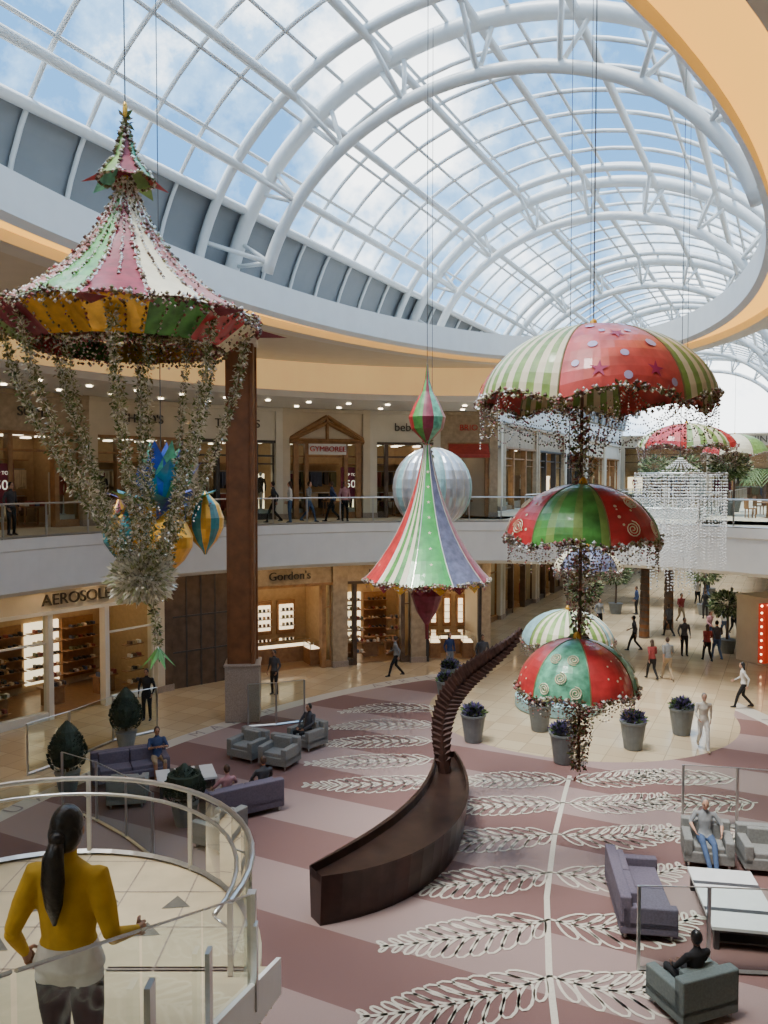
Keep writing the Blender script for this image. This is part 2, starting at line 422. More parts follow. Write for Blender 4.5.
def storefront(p0,p1,z0,z1,hdr,fr,head,sign=None,signm=None,ss=.5,door=1.8,blank=False,gable=False,poster=None,depth=4.0,detail='clothes',flip=False,awning=False):
    mb=MB(); p0=V(p0);p1=V(p1); ex=(p1-p0); L_=ex.length; ex.normalize(); ey=V((-ex.y,ex.x,0))
    c=W(16.5,-6.5)
    if ey.dot((p0+p1)/2-c)<0: ey=-ey
    def T(x,y,z): q=p0+ex*x+ey*y; return V((q.x,q.y,z0+z))
    H=z1-z0
    def Bx(x0,x1,y0,y1,a,b,m):
        mb.add([T(x0,y0,a),T(x1,y0,a),T(x1,y1,a),T(x0,y1,a),T(x0,y0,b),T(x1,y0,b),T(x1,y1,b),T(x0,y1,b)],[(3,2,1,0),(4,5,6,7),(0,1,5,4),(1,2,6,5),(2,3,7,6),(3,0,4,7)],m)
    F=FR[fr]; Hd=FR[head]
    Bx(-.05,.35,-.12,.5,0,H,Hd if not blank else F); Bx(L_-.35,L_+.05,-.12,.5,0,H,Hd if not blank else F)
    Bx(-.08,.38,-.16,.5,0,.25,GRAN); Bx(L_-.38,L_+.08,-.16,.5,0,.25,GRAN)
    if blank:
        Bx(.35,L_-.35,0,.4,0,H,F)
        n=4
        for i in range(1,n): x=.35+(L_-.7)*i/n; Bx(x-.03,x+.03,-.03,.0,0,H,DARKM)
        Bx(.35,L_-.35,-.04,0,1.4,1.46,DARKM); Bx(.35,L_-.35,-.04,0,2.8,2.86,DARKM)
    else:
        Bx(.35,L_-.35,0,.4,H-hdr,H,Hd); Bx(.35,L_-.35,-.08,.42,H-hdr-.12,H-hdr,F); Bx(-.1,L_+.1,-.16,.1,H-.18,H-.02,Hd)
        top=H-hdr-.12; mid=L_/2; d0,d1=mid-door/2,mid+door/2
        for a,b in ((.35,d0),(d1,L_-.35)):
            if b-a<.3: continue
            Bx(a,b,.05,.3,0,.28,F); mb.quad(T(a,.18,.28),T(b,.18,.28),T(b,.18,top),T(a,.18,top),GLASS)
            k=max(1,int((b-a)/1.2))
            for i in range(k+1): x=a+(b-a)*i/k; Bx(x-.04,x+.04,.12,.24,.28,top,F)
            Bx(a,b,.12,.24,top*.72,top*.72+.06,F)
        for x in (d0,d1): Bx(x-.09,x+.09,.0,.34,0,top,F)
        if awning:
            mb.add([T(.4,-.02,top+.1),T(L_-.4,-.02,top+.1),T(L_-.4,-.75,top-.45),T(.4,-.75,top-.45),T(.4,-.75,top-.62),T(L_-.4,-.75,top-.62)],[(0,1,2,3),(3,2,5,4)],AWN)
        if z0>1:
            # transom band with lit panes and display plinths
            Bx(.35,L_-.35,.08,.28,top-.62,top-.54,F)
            for a,b in ((.4,d0-.1),(d1+.1,L_-.4)):
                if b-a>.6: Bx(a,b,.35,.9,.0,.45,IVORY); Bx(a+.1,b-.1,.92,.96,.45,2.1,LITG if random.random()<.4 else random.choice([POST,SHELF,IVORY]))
        D=depth
        mb.quad(T(0,D,0),T(L_,D,0),T(L_,D,H),T(0,D,H),SHOPW)
        mb.quad(T(0,.4,0),T(0,D,0),T(0,D,H),T(0,.4,H),SHOPW); mb.quad(T(L_,.4,0),T(L_,D,0),T(L_,D,H),T(L_,.4,H),SHOPW)
        mb.quad(T(0,.4,.012),T(L_,.4,.012),T(L_,D,.012),T(0,D,.012),SHOPF)
        mb.quad(T(0,.4,top+.1),T(L_,.4,top+.1),T(L_,D,top+.1),T(0,D,top+.1),IVORY)
        for i in range(3):
            x=L_*(i+.5)/3
            for y in (1.0,2.0,3.1):
                if y<D-.4: Bx(x-.16,x+.16,y,y+.3,top+.02,top+.08,SHOPL if z0<1 else SHOPL2)
        def mannequins():
            for a,b in ((.35,d0),(d1,L_-.35)):
                if b-a>.7:
                    q=T((a+b)/2,.62,.45 if z0>1 else 0); g=random.choice(goods); g2=random.choice(goods)
                    mb.rev(q,[(.2,0),(.2,.04)],STEEL,10); mb.tube([q+V((0,0,.04)),q+V((0,0,.8))],[.07,.12],g2,n=8); 
                    mb.tube([q+V((0,0,.75)),q+V((0,0,1.0)),q+V((0,0,1.3)),q+V((0,0,1.42)),q+V((0,0,1.5))],[(.16,.11),(.12,.09),(.17,.11),(.17,.09),(.05,.05)],g,n=10,ref=ex)
                    mb.ell(q+V((0,0,1.62)),(.08,.09,.11),IVORY,8,6)
                    for s in (-1,1): mb.tube([q+ex*s*.17+V((0,0,1.4)),q+ex*s*.24+V((0,0,1.1)),q+ex*s*.22+V((0,0,.85))],[.05,.04,.03],g,n=6)
        if detail=='shoes':
            n=max(2,int((L_-1)/1.3))
            for i in range(n):
                x0=.5+(L_-1)*i/n; x1=x0+(L_-1)/n-.15
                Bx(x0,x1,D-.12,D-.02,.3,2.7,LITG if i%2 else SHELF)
                for lv in range(5):
                    z=.5+lv*.45; Bx(x0,x1,D-.5,D-.1,z,z+.03,SHELF)
                    x=x0+.1
                    while x<x1-.2: Bx(x,x+.09,D-.42,D-.18,z+.03,z+rnd(.08,.16),random.choice(goods)); x+=.19
            for k in range(3):
                x=L_*(.2+.3*k); Bx(x-.45,x+.45,1.5,2.1,.62,.68,SHELF); Bx(x-.35,x+.35,1.6,2.0,0,.62,SHELF); Bx(x-.2,x+.2,1.65,1.95,.85,.89,SHELF); Bx(x-.03,x+.03,1.75,1.85,.68,.85,SHELF)
                for i in range(5): Bx(x-.4+i*.17,x-.31+i*.17,1.55,1.78,.68,rnd(.76,.84),random.choice(goods))
            for s in (0,1):
                x=.5 if s==0 else L_-1.3
                for lv in range(4): Bx(x,x+.8,.5,.85,.4+.5*lv,.43+.5*lv,SHELF); [Bx(x+.1+i*.2,x+.19+i*.2,.55,.78,.43+.5*lv,.55+.5*lv,random.choice(goods)) for i in range(3)]
        elif detail=='jewel':
            for i in range(3):
                x0=.6+(L_-1.2)*i/3; x1=x0+(L_-1.2)/3-.25
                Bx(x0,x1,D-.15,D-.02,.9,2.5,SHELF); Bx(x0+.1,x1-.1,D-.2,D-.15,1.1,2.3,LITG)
                for lv in range(3): Bx(x0+.1,x1-.1,D-.45,D-.2,1.3+.35*lv,1.32+.35*lv,STEEL); [Bx(x0+.2+j*.2,x0+.3+j*.2,D-.4,D-.25,1.32+.35*lv,1.45+.35*lv,random.choice(goods)) for j in range(int((x1-x0-.3)/.2))]
            for (x0,x1,y0,y1) in ((.7,L_-.7,1.7,2.25),(.6,1.1,.7,1.5),(L_-1.1,L_-.6,.7,1.5)):
                Bx(x0,x1,y0,y1,0,.7,SHELF); Bx(x0+.03,x1-.03,y0+.03,y1-.03,.7,.74,LITG); Bx(x0,x1,y0,y1,1.0,1.03,GLASS); 
                for (x,y) in ((x0,y0),(x1-.03,y0),(x0,y1-.03),(x1-.03,y1-.03)): Bx(x,x+.03,y,y+.03,.7,1.0,STEEL)
        elif detail=='clothes':
            for lv,z in enumerate((1.15,2.25)):
                mb.tube([T(.6,D-.35,z),T(L_-.6,D-.35,z)],.02,STEEL,n=6)
                x=.65
                while x<L_-.7:
                    g=random.choice(goods); run=random.randint(3,8)
                    for k in range(run):
                        if x>L_-.7: break
                        Bx(x,x+.045,D-.58,D-.12,z-rnd(.65,.85),z-.04,g); x+=.075
                    x+=.12
            Bx(.5,L_-.5,D-.5,D-.05,2.6,2.64,SHELF)
            if D>3:
                for k in range(2):
                    x=L_*(.3+.4*k); Bx(x-.5,x+.5,1.5,2.2,.72,.78,SHELF)
                    for q in ((-.45,1.55),(.4,1.55),(-.45,2.1),(.4,2.1)): Bx(x+q[0],x+q[0]+.05,q[1],q[1]+.05,0,.72,SHELF)
                    for i in range(4): Bx(x-.44+i*.22,x-.26+i*.22,1.6,2.0,.78,rnd(.85,1.0),random.choice(goods))
            mannequins()
        if gable:
            for s in (-1,1):
                for dz in (0,.28):
                    a=T(mid-s*1.75,-.12,H-hdr+.1-dz*.2); b=T(mid,-.12,H-.35-dz)
                    mb.tube([a,b],.1,F,n=4)
            mb.tube([T(mid-1.8,-.12,H-hdr),T(mid+1.8,-.12,H-hdr)],.12,F,n=4); mb.tube([T(mid,-.12,H-hdr),T(mid,-.12,H-.4)],.08,F,n=4)
            for s in (-1,1): Bx(mid+s*1.5-.12,mid+s*1.5+.12,-.2,0,0,H-hdr,F)
            Bx(mid-.9,mid+.9,-.2,-.14,H-hdr-.62,H-hdr-.12,WHITE)
        if poster:
            for x in poster: 
                Bx(x,x+.95,.06,.1,.9,2.4,POST)
    o=mb.build('storefront')
    yaw=math.atan2(-ey.x,ey.y)
    if sign:
        text('sign_lettering',sign,ss,T(L_/2,-.24 if gable else -.1,(H-hdr-.37) if gable else H-hdr/2-.05),(pi/2,0,yaw),signm,o,ext=.03)
    if poster:
        for x in poster:
            text('poster_lettering','50',.5,T(x+.47,.05,1.6),(pi/2,0,yaw),SIGNW,o,ext=.002)
            text('poster_lettering','UP TO',.18,T(x+.47,.05,2.05),(pi/2,0,yaw),SIGNW,o,ext=.002)
    return o
ea=[20,31,43,58,68,90,104,122,140,160,176]
sty=[('black','tan',None,SIGND,.4,2.4,'jewel'),('dark','tan','LUCY',SIGND,.4,2.2,'shoes'),('wood','tan',"Gordon's",SIGND,.5,3.2,'jewel'),None,('ivory','cream','AEROSOLES',SIGND,.55,2.2,'shoes'),('wood','cream','SHOES',SIGND,.5,2,'shoes'),('dark','cream','BAKERY',SIGND,.5,2,'jewel'),('wood','tan','TOYS',SIGND,.5,2,'clothes'),('wood','tan','BOOKS',SIGND,.5,2,'clothes'),('wood','tan','GIFTS',SIGND,.5,2,'clothes')]
for i in range(len(ea)-1):
    p,q=E(18.8,16.3,ea[i]),E(18.8,16.3,ea[i+1])
    s=sty[i]
    if s is None: storefront(p,q,0,4.6,.8,'dark','dark',blank=True)
    else: storefront(p,q,0,4.6,.85,s[0],s[1],s[2],s[3],s[4],door=s[5],detail=s[6])
eu=[19,27,37,49,61,73,85,97,112,130,150,172]
su=[('wood','tan','BRIO',SIGNR,.4,1.8,0,None),('dark','ivory','bebe',SIGND,.55,1.8,0,[.6]),('wood','cream','GYMBOREE',SIGNR,.34,1.9,1,[.45]),('black','ivory','TALBOTS',SIGND,.5,1.8,0,None),('wood','cream',"CHICO'S",SIGND,.5,1.9,0,None),('wood','tan','SOMA',SIGND,.5,1.8,0,[3.0]),('wood','cream','GIFTS',SIGND,.5,1.8,0,[.5]),('wood','cream','',SIGND,.5,1.8,0,None),('wood','cream','',SIGND,.5,1.8,0,None),('wood','cream','',SIGND,.5,1.8,0,None),('wood','cream','',SIGND,.5,1.8,0,None)]
for i in range(len(eu)-1):
    p,q=E(21.5,19,eu[i]),E(21.5,19,eu[i+1]); s=su[i]
    storefront(p,q,6.4,11.5,1.5,s[0],s[1],s[2] or None,s[3],s[4],door=s[5],gable=bool(s[6]),poster=s[7],awning=(i==0))
for i in range(8):
    a,b=-30-17.7*i,-30-17.7*(i+1)
    storefront(E(18.8,16.3,a),E(18.8,16.3,b),0,4.6,.85,'wood','cream',None,SIGND,.5,detail='')
    storefront(E(21.5,19,a),E(21.5,19,b),6.4,11.6,1.5,'wood','ivory',None,SIGND,.5,detail='')
# corridor storefronts
for i in range(6):
    u0=38+7.2*i
    storefront(W(u0,-15.2),W(u0+7.0,-15.2),0,4.9,.9,random.choice(['wood','dark','black']),random.choice(['tan','cream','ivory']),random.choice(['SALE','CAFE','HOME','']) or None,SIGND,.6,door=2.5)
    storefront(W(u0,-15.2),W(u0+7.0,-15.2),6.4,11.6,1.4,random.choice(['wood','dark','black']),random.choice(['tan','cream','ivory']),None,SIGND,.6,door=2.5)
    storefront(W(u0,1.2),W(u0+7.0,1.2),0,4.9,.9,'dark','cream',None,SIGND,.6,door=2.5,detail='')
    storefront(W(u0,1.2),W(u0+7.0,1.2),6.4,11.6,1.4,'wood','cream',None,SIGND,.6,door=2.5,detail='')
mb=MB()
rzb=math.atan2(AX.y,AX.x)
for v in (-15.2,1.2):
    mb.box(W(60,v+(-.3 if v<0 else .3),12.35),(46,.6,1.4),WHITE,rz=rzb); mb.box(W(60,v+(-.3 if v<0 else .3),5.65),(46,.6,1.5),WHITE,rz=rzb)
mb.quad(E(18.8,16.3,20,0),W(38,-15,0),W(38,-15,4.6),E(18.8,16.3,20,4.6),IVORY)
mb.quad(E(21.5,19,19,6.4),W(38.2,-15,6.4),W(38.2,-15,12.8),E(21.5,19,19,12.8),IVORY)
mb.quad(E(18.8,16.3,-30,0),W(38,1.2,0),W(38,1.2,4.6),E(18.8,16.3,-30,4.6),IVORY)
mb.quad(E(21.5,19,-30,6.4),W(38.2,1.2,6.4),W(38.2,1.2,12.8),E(21.5,19,-30,12.8),IVORY)
mb.build('wall_corridor')
storefront(W(UB,-15.2),W(UB,-6.9),0,6.2,1.2,'dark','tan','DEPARTMENT STORE',SIGNW,.7,door=4,depth=1.9)
storefront(W(UB,-7.1),W(UB,1.2),0,6.2,1.2,'dark','tan','ENTRANCE',SIGNW,.7,door=4,depth=1.9)
storefront(W(UB,-15.2),W(UB,-6.9),6.4,12.6,1.2,'dark','cream','FASHION',SIGND,.9,door=4,depth=1.9)
storefront(W(UB,-7.1),W(UB,1.2),6.4,12.6,1.2,'wood','cream','DINING',SIGND,.9,door=4,depth=1.9)
# column
mb=MB()
cp=V((-4.85,27.3,0))
mb.box(cp+V((0,0,.95)),(1.15,1.15,1.9),GRAN,rz=.1); mb.box(cp+V((0,0,1.93)),(1.22,1.22,.08),GRAN,rz=.1)
mb.box(cp+V((0,0,7.4)),(.86,.86,11.0),WOODB,rz=.1)
for s in (-1,1):
    for t in (-1,1):
        mb.box(cp+V((s*.40,t*.40,7.4)),(.12,.12,11.0),WOODB,rz=.1)
mb.box(cp+V((0,0,12.85)),(1.1,1.1,.18),WHITE,rz=.1)
mb.build('column',bevel=.02)
# ---------------------------------------------------------------- camera-side slab, stairs, landing
TILE=mat('landing_tile',(.56,.46,.30),.3,noise=.08,ns=3)
TRI=mat('tile_inset',(.13,.12,.10),.4,noise=.2)
mb=MB()
mb.box((-.5,-2.9,6.2),(12,8.1,.4),TILE)
mb.build('floor_near_balcony')
LC=(-4.05,8.3)
mb=MB()
for k in range(20):
    z=6.4-.17*(k+1); y=1.15+.36*k
    mb.box((-2.05,y+.18,z-.11),(1.8,.36,.22),TILE)
mb.add([(-1.15,1.15,6.1),(-1.15,8.35,2.7),(-1.15,8.35,3.1),(-1.15,1.15,6.5),(-1.1,1.15,6.1),(-1.1,8.35,2.7),(-1.1,8.35,3.1),(-1.1,1.15,6.5)],[(0,1,2,3),(7,6,5,4),(3,2,6,7),(0,4,5,1)],WHITE)
mb.build('staircase')
mb=MB()
mb.rev((LC[0],LC[1],0),[(2.68,2.55),(2.72,2.6),(2.72,2.97),(2.68,3.0)],TILE,64)
mb.rev((LC[0],LC[1],0),[(.5,0),(.5,2.6)],WHITE,24)
for i,(x,y) in enumerate(((-3.6,9.6),(-2.7,9.5),(-2.9,8.9),(-3.6,8.5),(-4.5,9.4),(-4.5,8.6),(-5.2,9.0))):
    mb.add([(x,y,3.006),(x+.34,y+.04,3.006),(x+.12,y+.30,3.006)],[(0,1,2)],TRI)
for k in range(-3,4):
    h=math.sqrt(max(0,6.8-(.8*k)**2))
    for (a,b) in (((LC[0]+.8*k,LC[1]-h,3.004),(LC[0]+.8*k,LC[1]+h,3.004)),((LC[0]-h,LC[1]+.8*k,3.004),(LC[0]+h,LC[1]+.8*k,3.004))):
        d=(V(b)-V(a)).normalized(); q=V((-d.y,d.x,0))*.01; mb.quad(V(a)-q,V(b)-q,V(b)+q,V(a)+q,GRAN)
mb.build('stair_landing')
def cpt(r,t,z): t=math.radians(t); return V((LC[0]+r*math.cos(t),LC[1]+r*math.sin(t),z))
rl=[cpt(2.62,-14+7.0*i,3.0) for i in range(32)]
railing('landing_railing',rl,h=1.07,post=5,handr=.035)
mb=MB(); mb.tube([cpt(2.45,-14+7*i,3.92) for i in range(32)],.025,STEEL,n=8)
for i in range(0,32,5): mb.tube([cpt(2.62,-14+7*i,3.8),cpt(2.45,-14+7*i,3.9)],.012,STEEL,n=6)
mb.build('landing_handrail',smooth=True)
mb=MB()
def sz(y): return 6.4-.472*(y-1.15)
ys=[1.2,2.4,3.66,4.9,6.7]
for i in range(4):
    a,b=ys[i]+.02,ys[i+1]-.02
    mb.quad((-1.14,a,sz(a)+.0),(-1.14,b,sz(b)+.0),(-1.14,b,sz(b)+.88),(-1.14,a,sz(a)+.88),GLASS)
    mb.tube([(-1.14,a,sz(a)+.88),(-1.14,b,sz(b)+.88)],.008,STEEL,n=5)
for y in ys[1:]:
    mb.box((-1.1,y,sz(y)+.25),(.03,.09,.75),STEEL)
mb.box((-1.14,6.75,sz(6.75)+.3),(.07,.09,1.2),STEEL)
mb.build('stair_balustrade')
# ---------------------------------------------------------------- sculpture
BRZ=mat('dark_bronze',(.035,.018,.014),.32,metal=.3,noise=.35,ns=3); BRZ2=mat('brown_bronze',(.055,.024,.018),.45,metal=.3,noise=.3,ns=6)
def bez(ps,n):
    out=[]
    for i in range(n+1):
        t=i/n; q=[V(p) for p in ps]
        while len(q)>1: q=[q[j]*(1-t)+q[j+1]*t for j in range(len(q)-1)]
        out.append(q[0])
    return out
inner=bez([(-1.40,14.75,0),(.1,16.6,0),(1.1,18.2,0),(1.35,20.9,0)],20)
outer=bez([(-1.15,14.35,0),(1.5,15.0,0),(2.4,18.0,0),(1.9,21.1,0)],20)
mb=MB(); ct=[(inner[i]+outer[i])/2 for i in range(21)]
def lvl(sc,z): 
    poly=[ct[i]+(inner[i]-ct[i])*sc for i in range(21)]+[ct[i]+(outer[i]-ct[i])*sc for i in range(20,-1,-1)]
    return [p+V((0,0,z)) for p in poly]
ls=[lvl(.80,0),lvl(.84,.08),lvl(.95,.5),lvl(1.03,.90),lvl(1.05,.96),lvl(.90,.96),lvl(.88,.80)]
n=42; vs=[];fs=[]
for l in ls: vs+=l
for k in range(len(ls)-1):
    for i in range(n): fs.append((k*n+i,k*n+(i+1)%n,(k+1)*n+(i+1)%n,(k+1)*n+i))
b6=(len(ls)-1)*n
for i in range(20): fs.append((b6+i,b6+i+1,b6+n-2-i,b6+n-1-i))
mb.add(vs,fs,BRZ)
e=empty('feather_boat_sculpture'); mb.build('hull',e)
sp_=bez([(1.55,20.0,.8),(1.25,20.0,2.4),(1.6,20.1,3.3),(2.8,20.1,3.5),(3.45,20.1,4.35)],34)
mb=MB()
mb.tube(sp_,[.17-.13*i/34 for i in range(35)],BRZ2,n=8)
for i in range(1,34):
    t=(sp_[i+1]-sp_[i-1]).normalized()
    nrm=t.cross(V((0,1,0))).normalized(); wd=.27*math.sin(pi*min(1,i/34*.80+.18))+.05
    for s in (-1,1):
        for q in (0,1):
            off=V((0,(.12 if q else -.12),0))
            a=sp_[i]; tip=a+nrm*s*wd+t*.20+off
            m_=a+nrm*s*wd*.7-t*.03+off*.6
            m2=a+nrm*s*wd*.5+t*.24+off*.6
            mb.add([a-t*.08,m_,tip,m2,a+off*1.2+t*.10],[(0,1,2,3),(4,1,2,3)],BRZ2)
mb.build('feather_plume',e)
# ---------------------------------------------------------------- ornaments helpers
def strand(mb,pts,step,r,ms,jit=0.0):
    pts=[V(p) for p in pts]
    for i in range(len(pts)-1):
        a,b=pts[i],pts[i+1]; n=max(1,int((b-a).length/step))
        for k in range(n):
            p=a+(b-a)*(k/n)+V((rnd(-jit,jit),rnd(-jit,jit),rnd(-jit,jit))); mb.bead(p,r*rnd(.7,1.25),random.choice(ms))
def swag(p,q,sag,n=10):
    p=V(p);q=V(q); return [p+(q-p)*(i/n)-V((0,0,sag*4*(i/n)*(1-i/n))) for i in range(n+1)]
def garland(mb,pts,rad,dens,size,ms):
    pts=[V(p) for p in pts]
    for i in range(len(pts)-1):
        a,b=pts[i],pts[i+1]; n=max(1,int((b-a).length*dens))
        for k in range(n):
            d=V((rnd(-1,1),rnd(-1,1),rnd(-1,1)))
            mb.leaf(a+(b-a)*rnd(0,1)+d*rad*rnd(0,.7),size*rnd(.6,1.3),random.choice(ms),d)
def disc(mb,p,n,r,m,star=False):
    n=n.normalized(); a=n.orthogonal().normalized(); b=n.cross(a); k=10; vs=[p+n*.008]
    for i in range(k):
        rr=r if not star or i%2==0 else r*.35
        an=2*pi*i/k; vs.append(p+n*.008+a*rr*math.cos(an)+b*rr*math.sin(an))
    mb.add(vs,[(0,1+i,1+(i+1)%k) for i in range(k)],m)
def spiral(mb,p,n,r,m):
    n=n.normalized(); a=n.orthogonal().normalized(); b=n.cross(a)
    mb.tube([p+n*.01+(a*math.cos(t*.55)+b*math.sin(t*.55))*r*(.12+.88*t/30) for t in range(31)],.007,m,n=4)
def umbrella(e,c,r,h,gores,rot,cols=10,rows=12,decor=(),wreath=True,prof='dome',beads=None,swags=True,spirals=()):
    c=V(c); mb=MB(); G=len(gores); beads=beads or [BD1,BD2,BD1,BD3,BD4,BD2]
    def P(g,s,t):
        an=math.radians(rot)+2*pi*(g+s)/G
        if prof=='dome': rho=r*math.sin(t*pi/2*.96); z=h*(math.cos(t*pi/2*.96)**.9)
        else: rho=r*(.05+.55*t**1.2+.40*t**3.2); z=h*(1-t)
        bul=math.sin(pi*s); rho*=1-.045*(1-bul) if prof=='dome' else 1-.02*bul
        z+=.10*r*bul*t**5*(1 if prof=='dome' else .3)
        return c+V((rho*math.cos(an),rho*math.sin(an),z))
    for g,gm in enumerate(gores):
        for i in range(cols):
            m=gm[0] if len(gm)==1 else gm[i%len(gm)]
            for j in range(rows):
                mb.quad(P(g,i/cols,j/rows),P(g,(i+1)/cols,j/rows),P(g,(i+1)/cols,(j+1)/rows),P(g,i/cols,(j+1)/rows),m)
    mb.build('canopy',e,smooth=True)
    mb=MB()
    for g in range(G):
        mb.tube([P(g,0,j/rows) for j in range(rows+1)],.009*max(1,r),BD4 if prof=='dome' else BD1,n=5)
    mb.ell(c+V((0,0,h)),(.05,.05,.08),GOLD)
    def nrm(g,s,t):
        p=P(g,s,t); nn=(P(g,s+.02,t)-p).cross(P(g,s,t+.02)-p)
        if nn.dot(p-c)<0: nn=-nn
        return p,nn
    for (g,s,t,rr,m,st_) in decor:
        p,nn=nrm(g,s,t); disc(mb,p,nn,rr,m,st_)
    for (g,s,t,rr,m) in spirals:
        p,nn=nrm(g,s,t); spiral(mb,p,nn,rr,m)
    mb.build('decoration',e)
    mb=MB()
    if wreath:
        for k in range(int(480*r)):
            an=rnd(0,2*pi); g=(an/(2*pi)*G); p=P(int(g),g-int(g),1.0); mb.bead(p+V((rnd(-.035,.035),rnd(-.035,.035),rnd(-.05,.03))),rnd(.012,.030),random.choice(beads))
            if k%3==0: mb.leaf(p,.07,random.choice([BD2,BD4]))
    if swags:
        for g in range(G*2):
            a=P(g//2%G,(g%2)*.5,1.0); b=P((g+1)//2%G,((g+1)%2)*.5,1.0)
            strand(mb,swag(a,b,.20*r),.03,.011,beads); strand(mb,swag(a,b,.30*r),.03,.011,beads); strand(mb,swag(a,b,.12*r),.03,.012,beads)
            strand(mb,swag(a,c+V((0,0,-.15*r)),.18*r),.035,.012,beads,.01)
            strand(mb,[a,a-V((0,0,.35*r))],.03,.012,beads)
    mb.build('bead_garlands',e)
    return P
def wire(e,a,b):
    mb=MB(); b=V(b); b.z=roofz(b.x,b.y); mb.tube([a,b],.008,WIRE,n=5); mb.build('suspension_wire',e)
# --- right umbrella stack
e=empty('hanging_umbrella_ornament')
cx,cy=2.34,9.0
dots=[]
for (s,t,r_,m,st_) in ((.2,.35,.05,LAV,0),(.75,.3,.045,LAV,0),(.5,.5,.1,STARM,1),(.25,.62,.05,LAV,0),(.8,.6,.06,LAV,0),(.3,.85,.1,STARM,1),(.72,.85,.1,STARM,1),(.5,.72,.045,LAV,0),(.12,.78,.04,LAV,0),(.5,.92,.045,LAV,0),(.88,.92,.045,LAV,0),(.5,.3,.05,STARM,1),(.35,.45,.035,LAV,0),(.65,.45,.035,LAV,0)):
    for g in (0,2,4): dots.append((g,s,t,r_,m,st_))
REDP=mat('coral_fabric',(.62,.085,.08),.4,noise=.3,ns=4,coat=.3)
gs=[[REDP],[LGREEN,CRF],[REDP],[LGREEN,CRF],[REDP],[LGREEN,CRF]]
umbrella(e,(cx,cy,8.9),1.32,1.02,gs,-120,cols=16,decor=dots)
dd=[]; sps=[]
for g in (0,2,4):
    for k in range(16): dd.append((g,rnd(.12,.88),rnd(.2,.95),rnd(.010,.02),CRF,0))
    for (s,t) in ((.5,.55),(.3,.85),(.72,.85)): sps.append((g,s,t,.09,CRF))
umbrella(e,(cx-.1,cy,7.42),.86,.74,[[RED],[GREEN],[RED],[LGREEN,GREEN,GREEN],[RED],[GREEN,GREEN,LGREEN]],-84,decor=dd,spirals=sps,cols=9)
dd=[];sps=[]
for g in range(6):
    if g%2==0:
        for k in range(14): dd.append((g,rnd(.12,.88),rnd(.2,.95),rnd(.010,.016),CRF,0))
    else:
        for t,q in ((.5,.3),(.5,.7),(.75,.5),(.9,.25),(.9,.75)): sps.append((g,q,t,.07,CRF))
umbrella(e,(cx-.15,cy,5.75),.67,.66,[[RED],[TEAL],[RED],[TEAL],[RED],[TEAL]],-90,decor=dd,spirals=sps)
mb=MB()
for (z0,z1,r0) in ((8.9,8.15,.42),(7.42,6.4,.30),(5.75,4.85,.2)):
    for k in range(16):
        an=2*pi*k/16; d=V((math.cos(an),math.sin(an),0)); b=V((cx-.12,cy,0))
        strand(mb,swag(b+d*r0*rnd(.7,1.1)+V((0,0,z0+.1)),b+d*.06+V((0,0,z1+rnd(-.05,.2))),.12),.035,.014,[BD1,BD2,BD1,BD4,BD3],.01)
    garland(mb,[V((cx-.12,cy,z0+.15)),V((cx-.12,cy,z1))],.12,180,.09,[BD2,BD4,LF2,BD3,LF1,LF3])
mb.tube([(cx-.12,cy,9.9),(cx-.12,cy,4.9)],.02,BD2,n=6)
mb.build('centre_garland',e); wire(e,(cx,cy,9.9),(cx,cy,19.0))
# --- left tent chandelier
e=empty('hanging_tent_ornament'); tx,ty=-2.86,9.0
gs=[[MAGE],[CRF],[PINK],[GREEN],[CRF,SKYF],[MAGE],[CRF],[GREEN],[PINK],[CRF,SKYF],[MAGE],[CRF,SKYF],[PINK],[GREEN]]
P=umbrella(e,(tx,ty,9.95),1.46,1.55,gs,-90,cols=8,prof='tent',swags=False)
mb=MB(); G=len(gs)
for g in range(G):
    strand(mb,[P(g,0,j/12)+V((0,0,.01)) for j in range(13)],.024,.024,[BD1,BD1,BD1,BD2,BD3,BD4],.022)
    strand(mb,[P(g,.5,j/12)+V((0,0,.01)) for j in range(11)],.028,.018,[BD1,BD1,BD2],.012)
for g in range(G):
    for s in range(4):
        a=P(g,s/4,1);b=P(g,(s+1)/4,1); c0=V((tx,ty,0)); 
        a2=c0+(V((a.x,a.y,0))-c0)*.74; b2=c0+(V((b.x,b.y,0))-c0)*.74
        m=[GOLD,GREEN,RED,CRF,LGREEN,MAGE,GOLD][g%7]
        mb.quad(a-V((0,0,.02)),b-V((0,0,.02)),V((b2.x,b2.y,9.66)),V((a2.x,a2.y,9.66)),m)
        strand(mb,swag(V((a2.x,a2.y,9.66)),V((b2.x,b2.y,9.66)),.06,4),.03,.02,[BD1,BD2,BD4],.01)
        strand(mb,swag(a-V((0,0,.02)),b-V((0,0,.02)),.08,4),.03,.02,[BD1,BD1,BD2,BD3],.01)
for k in range(44):
    an=2*pi*k/44; r_=1.4
    a=V((tx+r_*math.cos(an),ty+r_*math.sin(an),9.9)); b=V((tx+.25*math.cos(an),ty+.25*math.sin(an),9.95)); strand(mb,swag(a,b,.30),.035,.016,[BD1,BD2,BD3,BD4],.015)
for k in range(7):
    an=2*pi*k/7+.3; d=V((math.cos(an),math.sin(an),0)); q=V((-d.y,d.x,0)); o=V((tx,ty,9.93))+d*1.42
    mb.add([o+q*.16,o-q*.16,o+d*.38+V((0,0,-.05)),o+V((0,0,-.07))],[(0,1,2),(0,3,2),(1,3,2)],MAGE)
